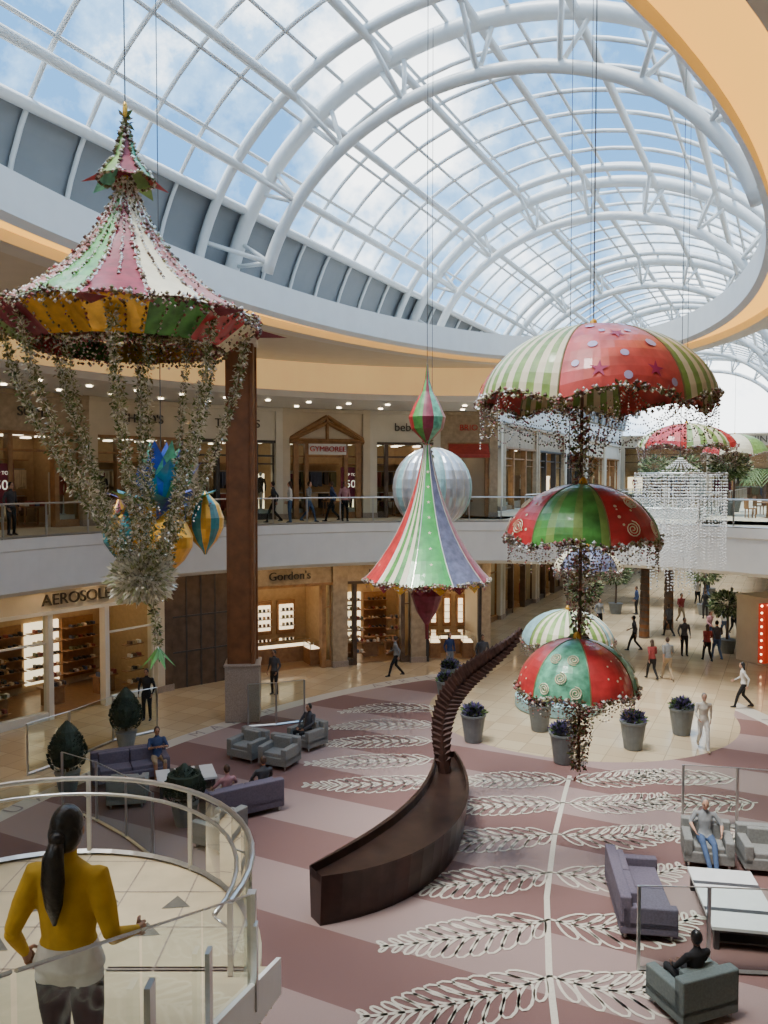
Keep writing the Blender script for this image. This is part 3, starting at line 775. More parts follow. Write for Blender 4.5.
for k in range(8):
    an=2*pi*k/8; an2=2*pi*(k+1)/8; am=(an+an2)/2
    c0=V((tx,ty,0)); f=lambda r_,a_,z: c0+V((r_*math.cos(a_),r_*math.sin(a_),z))
    m=[RED,LGREEN,MAGE,TEAL][k%4]
    mb.quad(f(.03,an,12.1),f(.03,an2,12.1),f(.13,an2,11.75),f(.13,an,11.75),m)
    mb.quad(f(.13,an,11.75),f(.13,an2,11.75),f(.30,an2,11.53),f(.30,an,11.53),m)
    mb.add([f(.30,an,11.53),f(.30,an2,11.53),f(.47,am,11.44)],[(0,1,2)],m)
    strand(mb,[f(.04,an,12.1),f(.14,an,11.75),f(.31,an,11.53)],.026,.024,[BD1,BD2,BD1,BD4],.012)
    strand(mb,[f(.31,an,11.53),f(.31,am,11.5),f(.31,an2,11.53)],.026,.024,[BD1,BD2,BD4],.012)
garland(mb,[V((tx,ty,12.0)),V((tx,ty,12.22))],.05,200,.09,[BD2,BD4,LF1])
mb.ell((tx,ty,12.28),(.03,.03,.1),GOLD)
mb.build('tent_trim',e)
mb=MB()
VM=[LF1,LF2,LF2,LF3,LF3,BD1,LF1,BD4]
for k in range(8):
    an=2*pi*k/8+.2; d=V((math.cos(an),math.sin(an),0)); 
    pts=bez([V((tx,ty,9.85))+d*1.3,V((tx,ty,9.0))+d*1.2,V((tx+.1,ty,8.0))+d*.65,V((tx+.18,ty,7.2))+d*.1],16)
    garland(mb,pts,.075,440,.055,VM)
    strand(mb,[p+V((0,0,0)) for p in pts],.04,.022,[BD1,BD1,BD4],.05)
for k in range(4):
    an=2*pi*k/4+.6; d=V((math.cos(an),math.sin(an),0))
    pts=bez([V((tx,ty,9.85))+d*.7,V((tx,ty,9.0))+d*.6,V((tx+.1,ty,8.2))+d*.45,V((tx+.18,ty,7.1))+d*.25],14)
    garland(mb,pts,.06,320,.05,VM)
for k in range(2200):
    d=V((rnd(-1,1),rnd(-1,1),rnd(-1,1))); d.normalize(); mb.leaf(V((tx+.13,ty,7.1))+V((d.x*.34,d.y*.34,d.z*.26))*rnd(.3,1),rnd(.06,.13),random.choice([LF3,LF3,LF3,LF3,LF2,BD1]),d)
garland(mb,bez([(tx+.18,ty,7.0),(tx+.3,ty,6.7),(tx+.3,ty,6.3)],6),.055,460,.055,VM)
for k in range(7):
    an=2*pi*k/7; mb.add([(tx+.3,ty,6.32),(tx+.3+.09*math.cos(an+.4),ty+.09*math.sin(an+.4),6.2),(tx+.3+.2*math.cos(an),ty+.2*math.sin(an),6.08),(tx+.3+.09*math.cos(an-.4),ty+.09*math.sin(an-.4),6.2)],[(0,1,2,3)],GREEN)
mb.build('vine_garlands',e); wire(e,(tx,ty,12.3),(tx,ty,18.5))
# --- middle spindle
e=empty('hanging_spindle_ornament'); mx_,my_=.86,16.0
GRB=mat('bright_green_fabric',(.06,.38,.08),.4,noise=.25,ns=5,coat=.3)
gs=[[GRB],[SLATE],[MAGE],[CRF],[GREEN],[RED],[PINK],[SKYF,SLATE],[RED],[CRF,GREEN]]
dd=[]
for g in (0,4):
    for k in range(7): dd.append((g,.5,.2+.11*k,.04,CRF,1))
P=umbrella(e,(mx_,my_,6.2),1.27,2.7,gs,-106,cols=6,prof='tent',decor=dd,swags=False)
mb=MB()
prof_=[(.02,10.5),(.05,10.2),(.12,9.95),(.26,9.7),(.37,9.45),(.32,9.22),(.15,9.05),(.05,8.95),(.04,8.85)]
for k in range(10):
    for s in range(3):
        a0=2*pi*(k+s/3)/10;a1=2*pi*(k+(s+1)/3)/10
        for i in range(len(prof_)-1):
            (r0,z0),(r1,z1)=prof_[i],prof_[i+1]
            mb.quad((mx_+r0*math.cos(a0),my_+r0*math.sin(a0),z0),(mx_+r0*math.cos(a1),my_+r0*math.sin(a1),z0),(mx_+r1*math.cos(a1),my_+r1*math.sin(a1),z1),(mx_+r1*math.cos(a0),my_+r1*math.sin(a0),z1),[RED,GREEN,MAGE,TEAL,PINK][k%5])
mb.rev((mx_,my_,0),[(.2,6.1),(.32,5.9),(.2,5.55),(.04,5.3),(.03,5.0)],MAGE,12)
for k in range(20):
    an=2*pi*k/20; d=V((math.cos(an),math.sin(an),0)); o=V((mx_,my_,6.2))
    strand(mb,swag(o+d*1.24,o+V((0,0,-.1))+d*.2,.1),.06,.018,[BD1,BD3,BD2])
    strand(mb,swag(o+d*1.24,o+V((math.cos(an+.314),math.sin(an+.314),0))*1.24,.08,5),.04,.02,[BD1,BD3,GOLD])
    mb.add([o+d*1.25,o+V((math.cos(an+.314),math.sin(an+.314),0))*1.25,o+V((math.cos(an+.157),math.sin(an+.157),0))*1.22+V((0,0,-.16))],[(0,1,2)],[MAGE,GOLD][k%2])
garland(mb,[V((mx_,my_,8.75)),V((mx_,my_,9.0))],.12,160,.12,[LF1,LF2,BD3])
mb.build('spindle_trim',e); wire(e,(mx_,my_,10.5),(mx_,my_,18.5))
# --- ribbed balloon
def balloon(name,c,r,h,mats,n=16,pinch=0.0):
    e=empty(name); mb=MB(); c=V(c); rows=14
    def P(k,s,j):
        t=j/rows; ph=pi*t; an=2*pi*(k+s)/n; rr=r*math.sin(ph)**(.9)*(.94+.06*math.sin(pi*s))*(1-pinch*(t-.5)*(1 if t>.5 else 0)*1.2)
        return c+V((rr*math.cos(an),rr*math.sin(an),h*math.cos(ph)))
    for k in range(n):
        for s in range(4):
            for j in range(rows): mb.quad(P(k,s/4,j),P(k,(s+1)/4,j),P(k,(s+1)/4,j+1),P(k,s/4,j+1),mats[k%len(mats)])
    mb.build('envelope',e,smooth=True)
    mb=MB()
    for k in range(n): mb.tube([P(k,0,j) for j in range(rows+1)],.014,BD1,n=4)
    mb.rev(c+V((0,0,-h)),[(.03,.05),(.16,-.02),(.14,-.3),(.03,-.42)],GOLD,12)
    strand(mb,[c+V((0,0,-h-.4)),c+V((0,0,-h-.9))],.06,.03,[BD1,BD3])
    mb.build('trim',e); wire(e,c+V((0,0,h)),V((c.x,c.y,16.5)))
    return e
balloon('hanging_balloon_ornament',(1.2,20,8.0),1.0,1.0,[SILV,SILV,SILV,SKYF],n=20)
# lotus cluster of baubles
e=empty('hanging_lotus_bauble_ornament'); mb=MB()
def bauble(c,r,h,m,gm=None,n=12):
    c=V(c); pr=[(.02,h*1.05),(r*.25,h*.92),(r*.72,h*.6),(r*.98,h*.15),(r*.95,-h*.2),(r*.6,-h*.65),(r*.18,-h*.95),(.02,-h*1.1)]
    for k in range(n):
        for s in range(2):
            a0=2*pi*(k+s/2)/n; a1=2*pi*(k+(s+1)/2)/n
            for i in range(len(pr)-1):
                (r0,z0),(r1,z1)=pr[i],pr[i+1]
                mb.quad(c+V((r0*math.cos(a0),r0*math.sin(a0),z0)),c+V((r0*math.cos(a1),r0*math.sin(a1),z0)),c+V((r1*math.cos(a1),r1*math.sin(a1),z1)),c+V((r1*math.cos(a0),r1*math.sin(a0),z1)),m if (k%2==0 or gm is None) else gm)
LX,LY=-3.40,12.2
bauble((LX+.26,LY-.5,7.30),.34,.44,GOLD); bauble((LX-.50,LY-.1,7.35),.36,.42,GOLD,TURQ); bauble((LX+.62,LY+.2,7.55),.30,.46,TURQ,GOLD); bauble((LX-.1,LY+.5,7.7),.45,.55,GOLD,BLUEF); bauble((LX-.78,LY+.4,7.5),.24,.38,GOLD,MAGE)
for lay,(nn,rr,zz,wd,mm) in enumerate(((8,.34,1.05,.20,(BLUEF,TEAL)),(9,.62,.75,.24,(BLUEF,TURQ,GREEN)),(9,.90,.30,.26,(TURQ,BLUEF,GREEN)))):
    for k in range(nn):
        an=2*pi*k/nn+lay*.3; d=V((math.cos(an),math.sin(an),0)); q=V((-d.y,d.x,0)); o=V((LX,LY,7.75))
        mb.add([o,o+d*rr*.6+q*wd+V((0,0,zz*.55)),o+d*rr+V((0,0,zz)),o+d*rr*.6-q*wd+V((0,0,zz*.55)),o+d*rr*.55+V((0,0,zz*.42))],[(0,1,4),(1,2,4),(2,3,4),(3,0,4)],mm[k%len(mm)])
for k in range(14):
    an=2*pi*k/14; d=V((math.cos(an),math.sin(an),0)); o=V((LX,LY,7.75))
    strand(mb,swag(o+d*.75+V((0,0,.1)),o+V((0,0,-.9)),.1),.045,.018,[BD1,BD3,BD2],.01)
strand(mb,[V((LX,LY,6.85)),V((LX,LY,6.3))],.045,.03,[BD1,BD2,GOLD])
mb.build('petals_and_baubles',e,smooth=False); wire(e,(LX,LY,8.7),(LX,LY,17))
# --- secondary umbrellas and crystal chandelier
for (c,r,h,gs,rot) in (((3.7,16,4.85),.92,.75,[[LGREEN,CRF],[SKYF,CRF],[TEAL],[CRF,LGREEN],[SKYF],[LGREEN,CRF]],-100),((4.6,18,6.1),.75,.6,[[SLATE],[CRF],[SKYF],[GREEN],[CRF],[SLATE]],-100),((8.3,22,8.95),1.3,.8,[[LGREEN,CRF],[RED],[LGREEN,CRF],[PINK],[LGREEN,CRF],[RED]],-110),((17.5,40,9.3),1.6,1.2,[[LGREEN],[RED],[CRF],[LGREEN],[RED],[CRF]],-80)):
    e=empty('hanging_umbrella_ornament'); umbrella(e,c,r,h,gs,rot,cols=8,rows=8); wire(e,(c[0],c[1],c[2]+h),(c[0],c[1],17))
    mb=MB(); strand(mb,[V(c)+V((0,0,h)),V(c)-V((0,0,.5))],.05,.03,[BD1,BD2]); mb.build('centre_garland',e)
CRY=mat('crystal_bead',(.86,.86,.82),.15,metal=.1,noise=.05)
for (x,y,z,r) in ((6.85,18.5,8.35,1.0),):
    e=empty('crystal_chandelier'); mb=MB()
    mb.tube([V((x+r*math.cos(2*pi*i/24),y+r*math.sin(2*pi*i/24),z)) for i in range(25)],.02,STEEL,n=6,cap=False)
    for k in range(64):
        an=2*pi*k/64; d=V((math.cos(an),math.sin(an),0)); o=V((x,y,z))
        strand(mb,[o+d*r,o+d*r-V((0,0,rnd(1.2,2.3)))],.07,.022,[CRY],.01)
        if k%3==0: strand(mb,swag(o+d*r,o+V((0,0,.4)),.18),.06,.02,[CRY])
        rr=r*rnd(.15,.75); strand(mb,[o+d*rr,o+d*rr-V((0,0,rnd(1.8,2.9)))],.07,.022,[CRY],.01)
    mb.build('crystal_strands',e); wire(e,(x,y,z+.4),(x,y,17))
# ---------------------------------------------------------------- furniture
def sofa(name,loc,head,wid,m,seats=2,dep=.86):
    mb=MB()
    a=.18 
    mb.box((0,0,.24),(wid,dep,.24),m)
    sw=(wid-2*a)/seats
    for i in range(seats): mb.box((-wid/2+a+sw*(i+.5),.07,.40),(sw-.015,dep-.22,.14),m)
    mb.box((0,-dep/2+.10,.52),(wid,.2,.56),m)
    for i in range(seats): mb.box((-wid/2+a+sw*(i+.5),-dep/2+.26,.62),(sw-.02,.14,.34),m)
    for s in (-1,1): mb.box((s*(wid/2-a/2),.02,.42),(a,dep-.04,.40),m)
    for s in (-1,1):
        for t in (-1,1): mb.box((s*(wid/2-.1),t*(dep/2-.1),.06),(.05,.05,.12),STEEL)
    return mb.build(name,bevel=.035,loc=loc,rz=math.radians(head))
sofa('sofa',(-3.5,19.4,0),32,1.9,PURPLE)
sofa('sofa',(-6.95,21.6,0),205,2.0,PURPLE)
sofa('sofa',(4.85,14.9,0),-98,2.1,PURPLE,dep=1.0)
sofa('armchair',(-4.0,23.3,0),150,.95,GREYU,1); sofa('armchair',(-3.0,22.7,0),155,.95,GREYU,1)
sofa('armchair',(-2.35,24.3,0),140,.95,GREYU,1)
sofa('armchair',(6.95,16.9,0),165,1.0,GREYU,1); sofa('armchair',(8.05,16.6,0),170,1.0,GREYU,1)
sofa('armchair',(4.75,12.05,0),20,1.05,TEALU,1)
sofa('armchair',(-3.7,17.7,0),60,.95,GREYU,1); sofa('armchair',(-6.5,20.0,0),10,.95,GREYU,1)
def table(loc,head,l,w_):
    mb=MB(); mb.box((0,0,.40),(l,w_,.06),TABW); mb.box((0,0,.34),(l-.1,w_-.1,.07),DARKM); 
    for i in (-1,1): mb.box((i*l*.22,0,.432),(.12,w_,.006),DARKM)
    for s in (-1,1):
        for t in (-1,1): mb.box((s*(l/2-.09),t*(w_/2-.09),.17),(.09,.09,.34),DARKM)
    mb.box((0,0,.12),(l-.2,w_-.2,.03),DARKM)
    mb.build('coffee_table',bevel=.01,loc=loc,rz=math.radians(head))
table((-5.25,20.9,0),20,1.5,1.0); table((6.5,14.6,0),80,2.2,1.2)
POT=mat('grey_pot',(.15,.165,.17),.5,noise=.1); SOIL=mat('soil',(.03,.02,.015),.9,noise=.3)
def planter(x,y,s=1.0):
    mb=MB(); mb.rev((x,y,0),[(.24*s,0),(.27*s,.03),(.38*s,.80*s),(.41*s,.82*s),(.41*s,.88*s),(.36*s,.88*s),(.35*s,.82*s)],POT,20); mb.rev((x,y,0),[(.35*s,.80*s),(.02,.84*s)],SOIL,16)
    for k in range(520):
        d=V((rnd(-1,1),rnd(-1,1),rnd(.1,1.3))); d.normalize(); mb.leaf(V((x,y,.86*s))+V((d.x*.32,d.y*.32,d.z*.24))*s*rnd(.3,1),rnd(.12,.22)*s,random.choice([LFP,LFP,LF1,LF4]),d)
    mb.build('potted_lavender')
for x,y in ((2.6,31),(2.8,24.8),(5.1,25.9),(5.2,22.9),(7.6,24.1),(9.6,25.5),(2.3,29)): planter(x,y)
def topiary(x,y,h):
    mb=MB(); mb.rev((x,y,0),[(.22,0),(.32,.5),(.34,.52),(.30,.52)],POT,18); mb.tube([(x,y,.5),(x,y,.75)],.04,DBROWN,n=6)
    mb.rev((x,y,.62),[(.1,0),(.34,.12),(.42,.35),(.40,.6),(.26,h-.9),(.04,h-.65)],LF4,14)
    for k in range(1300):
        t=rnd(0,1); r_=.46*math.sin(pi*min(1,.18+t*.82))**.7*(1.12-t*.4); an=rnd(0,2*pi); p=V((x+r_*math.cos(an),y+r_*math.sin(an),.62+t*(h-.75)))
        mb.leaf(p,rnd(.06,.10),LF4,(math.cos(an),math.sin(an),.9))
    mb.build('topiary_tree')
topiary(-8.35,20.8,1.9); topiary(-7.9,24.2,1.9); topiary(-4.75,18.75,1.5)
for pts in ([(-9.9,21.9,0),(-9.2,23.1,0),(-8.5,24.8,0),(-7.4,25.8,0)],[(-4.5,26.2,0),(-3.6,26.4,0),(-2.7,26.8,0)],[(7.1,18.7,0),(8.3,18.5,0),(9.6,18.2,0),(10.8,17.8,0)],[(4.25,13.05,0),(5.4,13.0,0),(6.6,12.9,0)],[(-8.0,19.6,0),(-6.9,18.9,0),(-5.9,18.0,0),(-5.0,17.0,0)]):
    railing('glass_partition',pts,h=1.45,handr=0,topglass=True)
# round display plinth
mb=MB(); mb.rev((6.3,28.6,0),[(1.5,0),(1.55,.06),(1.55,.40),(1.45,.45)],SKYF,40); mb.rev((6.3,28.6,0),[(1.1,.45),(1.1,.65),(.4,.85),(.1,.95)],SLATE,24)
mb.build('round_display_plinth')
def tree(x,y,z0,h,r):
    mb=MB(); mb.tube([(x,y,z0),(x+.03,y,z0+h*.5),(x,y,z0+h)],[.28,.22,.2],WOODB,n=10)
    for k in range(14): mb.rev((x,y,z0+h*k/14),[(.29-.005*k,0),(.25-.004*k,h/16)],DBROWN,10)
    for k in range(16):
        an=2*pi*k/16+rnd(-.1,.1); d=V((math.cos(an),math.sin(an),0)); o=V((x,y,z0+h)); pts=bez([o,o+d*r*.5+V((0,0,.9)),o+d*r+V((0,0,-.3))],9)
        mb.tube(pts,.02,LF1,n=4)
        for i in range(1,10):
            t=(pts[i]-pts[i-1]).normalized(); q=t.cross(V((0,0,1))).normalized()
            for s in (-1,1): mb.add([pts[i],pts[i]+q*s*.3+t*.25-V((0,0,.1)),pts[i]+q*s*.5+t*.5-V((0,0,.25)),pts[i]+t*.12],[(0,1,2,3)],LF1)
    mb.build('palm_tree')
def ficus(u,v,z0,h,r):
    c=W(u,v,z0); mb=MB(); mb.rev(c,[(.3,0),(.42,.6),(.44,.65),(.36,.65)],POT,16); mb.tube([c+V((0,0,.6)),c+V((.03,0,h*.5)),c+V((0,0,h*.75))],[.07,.06,.04],DBROWN,n=7)
    for k in range(6):
        an=2*pi*k/6; mb.tube([c+V((0,0,h*.55)),c+V((math.cos(an)*r*.6,math.sin(an)*r*.6,h*.8))],[.035,.015],DBROWN,n=5)
    for k in range(1100):
        d=V((rnd(-1,1),rnd(-1,1),rnd(-1,1))); d.normalize(); mb.leaf(c+V((0,0,h*.78))+V((d.x*r,d.y*r,d.z*r*.75))*rnd(.45,1),rnd(.14,.26),random.choice([LF1,LF1,LF4,LF2]),d)
    mb.build('potted_ficus_tree')
q=W(43,-6.7); tree(q.x,q.y,0,5.0,1.4); q=W(46,-5.9); tree(q.x,q.y,0,5.0,1.4)
for (u,v) in ((62,-1.6),(68,-1.6)):
    p=W(u,v); tree(p.x,p.y,6.4,2.2,1.5)
for (u,v,z0,h,r) in ((44,-2.9,6.4,3.2,.9),(49,-2.9,6.4,3.2,.9),(53.2,-6,6.4,3.4,1.0),(54.8,-8,6.4,3.4,1.0),(42,-9.6,0,3.2,.9),(50,-9.5,0,3.2,.9),(52,-4.6,0,3.4,1.0),(60,-5,0,3.4,1.0),(41,-2.6,0,3.0,.8)):
    ficus(u,v,z0,h,r)
# lit kiosk at right
mb=MB(); LRED=mat('kiosk_red',(.45,.04,.02),.4,emit=.6); KB=mat('bulb_glow',(1,.6,.3),.4,emit=6)
mb.box((17.4,35.9,1.45),(1.9,1.9,2.9),CREAM,rz=.4); mb.box((17.15,34.95,1.5),(1.5,.3,2.6),LRED,rz=.4); mb.box((17.4,35.9,2.95),(2.0,2.0,.12),CREAM,rz=.4)
for i in range(9):
    for x in (16.35,17.9): mb.ell((x,34.78+(x-17.15)*.42-.06,.35+.3*i),.05,KB,6,4)
for i in range(5): mb.ell((16.35+.39*i,34.72+(.39*i-.8)*.42,2.75),.05,KB,6,4)
mb.build('retail_kiosk')
for (u,v) in ((42,-1.0),(46.5,-.8)):
    q=W(u,v); x,y=q.x,q.y
    mb=MB(); mb.rev((x,y,6.4),[(.3,0),(.05,.05),(.05,.7),(.5,.72),(.5,.76)],SHELF,16)
    for s in (-1,1):
        mb.box((x+s*.8,y,6.85),(.42,.42,.05),SHELF); mb.box((x+s*1.0,y,7.1),(.05,.42,.5),SHELF)
        for a in (-.17,.17):
            for b in (-.17,.17): mb.box((x+s*.8+a,y+b,6.62),(.04,.04,.45),SHELF)
    mb.build('cafe_table')
# ---------------------------------------------------------------- people
SK=mat('skin_light',(.52,.29,.20),.5,noise=.06); SK2=mat('skin_tan',(.34,.17,.10),.5,noise=.06); SK3=mat('skin_dark',(.16,.08,.05),.5,noise=.06)
HB=mat('hair_black',(.008,.007,.008),.35,noise=.3,ns=30,bump=.4); HBR=mat('hair_brown',(.05,.025,.015),.5,noise=.3,ns=30); HG=mat('hair_grey',(.22,.21,.19),.6,noise=.15,ns=30)
EYE=mat('eye_dark',(.02,.015,.015),.2,noise=.1); LIP=mat('lip',(.38,.11,.09),.5,noise=.1)
def cl(name,c): return mat('cloth_'+name,c,.85,noise=.12,ns=12,bump=.15)
CY=cl('mustard',(.52,.31,.012)); CW=cl('white',(.66,.64,.60)); CK=cl('black',(.010,.010,.012)); CN=cl('navy',(.03,.05,.13)); CJ=cl('jeans',(.06,.10,.20)); CG=cl('grey',(.22,.23,.24)); CT=cl('tan',(.36,.27,.17)); CR=cl('red',(.26,.04,.04)); CPK=cl('pink',(.40,.20,.22)); CDG=cl('charcoal',(.06,.06,.07)); COW=cl('offwhite',(.62,.58,.50))
def person(loc,head,pose='stand',H=1.72,top=CW,bot=CJ,skin=SK,hair=HBR,shoe=CDG,short=False,hairlen=0,fem=False,vox=.024,mid=None,J=None,bare=False,name='person',bulk=1.0):
    s=H/1.75; j={}
    sw=.165 if fem else .19
    if pose in('stand','walk'):
        j.update(cr=(0,0,.84),pe=(0,0,.95),wa=(0,.0,1.10),ch=(0,.01,1.30),sh=(0,-.01,1.43),nb=(0,-.01,1.50),hd=(0,.02,1.64))
        j.update(hl=(-.09,0,.90),kl=(-.11,.03,.50),al=(-.12,-.01,.08),hr=(.09,0,.90),kr=(.10,.02,.50),ar=(.10,-.01,.08))
        j.update(el=(-sw-.07,-.05,1.15),wl=(-sw-.04,.12,.94),er=(sw+.08,-.05,1.15),wr=(sw+.05,.10,.92))
        if pose=='walk':
            j.update(kl=(-.09,.19,.54),al=(-.09,.30,.10),kr=(.09,.0,.50),ar=(.09,-.32,.15),el=(-sw-.06,-.16,1.17),wl=(-sw-.05,-.12,.92),er=(sw+.06,.08,1.16),wr=(sw+.01,.30,1.04),ch=(0,.03,1.30),sh=(0,.03,1.43),nb=(0,.035,1.50),hd=(0,.07,1.64))
    elif pose in('sit','recline','read'):
        j.update(cr=(0,.04,.47),pe=(0,0,.55),wa=(0,-.03,.70),ch=(0,-.06,.89),sh=(0,-.09,1.02),nb=(0,-.09,1.09),hd=(0,-.05,1.23))
        j.update(hl=(-.10,.02,.53),kl=(-.13,.44,.55),al=(-.12,.46,.09),hr=(.10,.02,.53),kr=(.13,.44,.55),ar=(.12,.46,.09))
        j.update(el=(-sw-.08,.06,.78),wl=(-.13,.30,.66),er=(sw+.08,.06,.78),wr=(.13,.30,.66))
        if pose=='recline': j.update(kl=(-.13,.45,.56),al=(-.14,.78,.12),kr=(.1,.46,.60),ar=(-.02,.80,.18),el=(-sw-.14,.0,.82),wl=(-.30,.20,.72),er=(sw+.12,.02,.84),wr=(.24,.22,.75))
        if pose=='read': j.update(el=(-sw-.07,.1,.82),wl=(-.1,.34,.92),er=(sw+.07,.1,.82),wr=(.1,.34,.92))
    if J: j.update(J)
    j={k:V(v)*s for k,v in j.items()}
    mb=MB(); d=CW; bones=[]
    X=(1,0,0)
    k=(.92 if fem else 1.0)*bulk
    mb.tube([j['cr'],j['pe'],j['wa'],j['ch'],j['sh'],j['nb']],[(.10*s,.08*s),(.165*bulk*s,.115*s),(.125*k*s,.095*bulk*s),(.155*k*s,.115*s),(.145*k*s,.09*s),(.055*s,.055*s)],d,n=16,ref=X)
    bones+=[(j['cr'],j['pe'],.12*s,bot),(j['pe'],j['wa'],.125*s,top),(j['wa'],j['ch'],.13*s,top),(j['ch'],j['sh'],.13*s,top)]
    mb.tube([j['sh'],j['nb'],j['hd']],[.06*s,.052*s,.05*s],d,n=10); bones.append((j['nb']+V((0,0,.01)),j['hd'],.055*s,skin))
    mb.ell(j['hd']+V((0,0,.02*s)),(.073*s,.092*s,.108*s),d,14,10); mb.ell(j['hd']+V((0,.022*s,-.05*s)),(.055*s,.066*s,.062*s),d,12,8)
    mb.tube([j['hd']+V((0,.085*s,.02*s)),j['hd']+V((0,.108*s,-.018*s)),j['hd']+V((0,.085*s,-.028*s))],[.010*s,.017*s,.010*s],d,n=6)
    for sg in(-1,1): mb.ell(j['hd']+V((sg*.073*s,0,0)),(.012*s,.02*s,.03*s),d,8,6)
    bones.append((j['hd'],j['hd']+V((0,0,.02)),.10*s,skin))
    for sd,sg in(('l',-1),('r',1)):
        h,kn,an=j['h'+sd],j['k'+sd],j['a'+sd]
        mb.tube([h,(h*.5+kn*.5),kn,kn*.6+an*.4,an],[.092*s,.082*s,.062*s,.060*s,.045*s],d,n=12)
        mb.ell(h,.092*s,d,10,8); mb.ell(kn,.062*s,d,10,8)
        fd=V((sg*.05,1,0)).normalized(); mb.tube([an+V((0,0,-.03*s))-fd*.06*s,an+V((0,0,-.035*s))+fd*.05*s,an+V((0,0,-.05*s))+fd*.17*s],[(.035*s,.045*s),(.042*s,.042*s),(.036*s,.025*s)],d,n=10,ref=X)
        bones+=[(h,kn,.075*s,bot),(kn,an,.05*s,bot if not bare else skin),(an+V((0,0,-.04*s)),an+V((0,0,-.05*s))+fd*.16*s,.04*s,shoe)]
        shd=j['sh']+V((sg*sw*s,0,-.015*s)); el,wr=j['e'+sd],j['w'+sd]
        mb.tube([j['sh']+V((sg*.07*s,0,-.02*s)),shd,shd*.5+el*.5,el],[.06*s,.058*bulk*s,.052*bulk*s,.043*s],d,n=10); mb.ell(shd,.058*s,d,10,8)
        mb.tube([el,el*.6+wr*.4,wr],[.043*s,.039*s,.027*s],d,n=10)
        bones+=[(j['sh'],shd,.055*s,top),(shd,el,.05*s,top),(el,wr*.97+el*.03,.035*s,skin if short else top)]
        dr=(wr-el).normalized(); pm=wr+dr*.05*s
        mb.tube([wr,pm,wr+dr*.09*s],[.024*s,(.018*s,.038*s),(.014*s,.036*s)],d,n=10,ref=X); bones.append((wr+dr*.02*s,wr+dr*.09*s,.03*s,skin))
    tmp=bpy.data.meshes.new('t'); tmp.from_pydata(mb.v,[],mb.f); to=bpy.data.objects.new('t',tmp); bpy.context.scene.collection.objects.link(to)
    r=to.modifiers.new('r','REMESH'); r.mode='VOXEL'; r.voxel_size=vox*s
    sm=to.modifiers.new('s','SMOOTH'); sm.iterations=3; sm.factor=.5
    dg=bpy.context.evaluated_depsgraph_get(); ev=to.evaluated_get(dg); me=bpy.data.meshes.new_from_object(ev)
    vs=np.zeros(len(me.vertices)*3); me.vertices.foreach_get('co',vs); vs=vs.reshape(-1,3)
    cen=np.array([tuple(p.center) for p in me.polygons]) if len(me.polygons) else np.zeros((0,3))
    faces=[list(p.vertices) for p in me.polygons]
    bpy.data.objects.remove(to)
    out=MB()
    if len(cen):
        D=[]
        for a,b,rr,m in bones:
            a=np.array(a);b=np.array(b);ab=b-a; t=np.clip(((cen-a)@ab)/max(1e-9,ab@ab),0,1); D.append(np.linalg.norm(cen-(a+t[:,None]*ab),axis=1)-rr)
        nleg=[i for i,bn in enumerate(bones) if bn[3] is bot and i>2]
        idx=np.argmin(np.array(D),axis=0)
        out.v=[tuple(x) for x in vs]; out.f=faces
        ms=[]
        for q,i in enumerate(idx):
            m=bones[i][3]; z=cen[q][2]
            if m is top and z<j['pe'].z and i<2: m=bot
            if mid is not None and (i<3 or i in nleg) and abs(cen[q][0])<.23*s:
                if z>1.07*s: m=top
                elif z>.87*s: m=mid
                else: m=bot
            ms.append(out.mi(m))
        out.m=ms
    hd=j['hd']
    out.ell(hd+V((0,-.022*s,.030*s)),(.083*s,.092*s,.112*s),hair,16,12)
    if hairlen==1: out.tube([hd+V((0,-.05*s,.02*s)),hd+V((0,-.07*s,-.10*s)),hd+V((0,-.08*s,-.24*s))],[(.08*s,.05*s),(.085*s,.045*s),(.06*s,.02*s)],hair,n=10,ref=X)
    if hairlen==2:
        out.ell(hd+V((0,-.04*s,-.005*s)),(.086*s,.085*s,.095*s),hair,16,12)
        out.ell(hd+V((0,-.125*s,.0*s)),(.042*s,.035*s,.04*s),hair,12,8)
        out.tube([hd+V((0,-.12*s,.0*s)),hd+V((-.0,-.165*s,-.08*s)),hd+V((-.0,-.17*s,-.20*s)),hd+V((.0,-.165*s,-.32*s)),hd+V((.0,-.16*s,-.42*s))],[(.034*s,.03*s),(.055*s,.04*s),(.062*s,.04*s),(.045*s,.03*s),(.010*s,.008*s)],hair,n=14,ref=X)
    for sg in(-1,1):
        out.ell(hd+V((sg*.029*s,.088*s,.012*s)),(.012*s,.006*s,.007*s),EYE,8,6)
        out.tube([hd+V((sg*.014*s,.092*s,.032*s)),hd+V((sg*.045*s,.084*s,.032*s))],.004*s,hair,n=5)
    out.ell(hd+V((0,.086*s,-.062*s)),(.022*s,.007*s,.007*s),LIP,8,6)
    for sd,sg in(('l',-1),('r',1)):
        el,wr=j['e'+sd],j['w'+sd]; dr=(wr-el).normalized()
        pal=V((0,1,0))-dr*dr.y
        if pal.length<.2: pal=V((sg,0,0))-dr*dr.x
        pal.normalize(); nrm=dr.cross(pal)*(1 if dr.cross(pal).x*sg<0 else -1)
        for q,(of,ln) in enumerate(((.028,.072),(.010,.082),(-.009,.076),(-.027,.058))):
            b=wr+dr*.085*s+pal*of*s
            out.tube([b-dr*.02*s,b+dr*ln*.45*s+nrm*.006*s,b+dr*ln*.75*s+nrm*.022*s,b+dr*ln*.92*s+nrm*.040*s],[.0095*s,.0088*s,.008*s,.006*s],skin,n=7)
        b=wr+dr*.03*s+pal*.024*s; out.tube([b,b+pal*.028*s+dr*.028*s+nrm*.01*s,b+pal*.034*s+dr*.058*s+nrm*.02*s],[.012*s,.010*s,.007*s],skin,n=7)
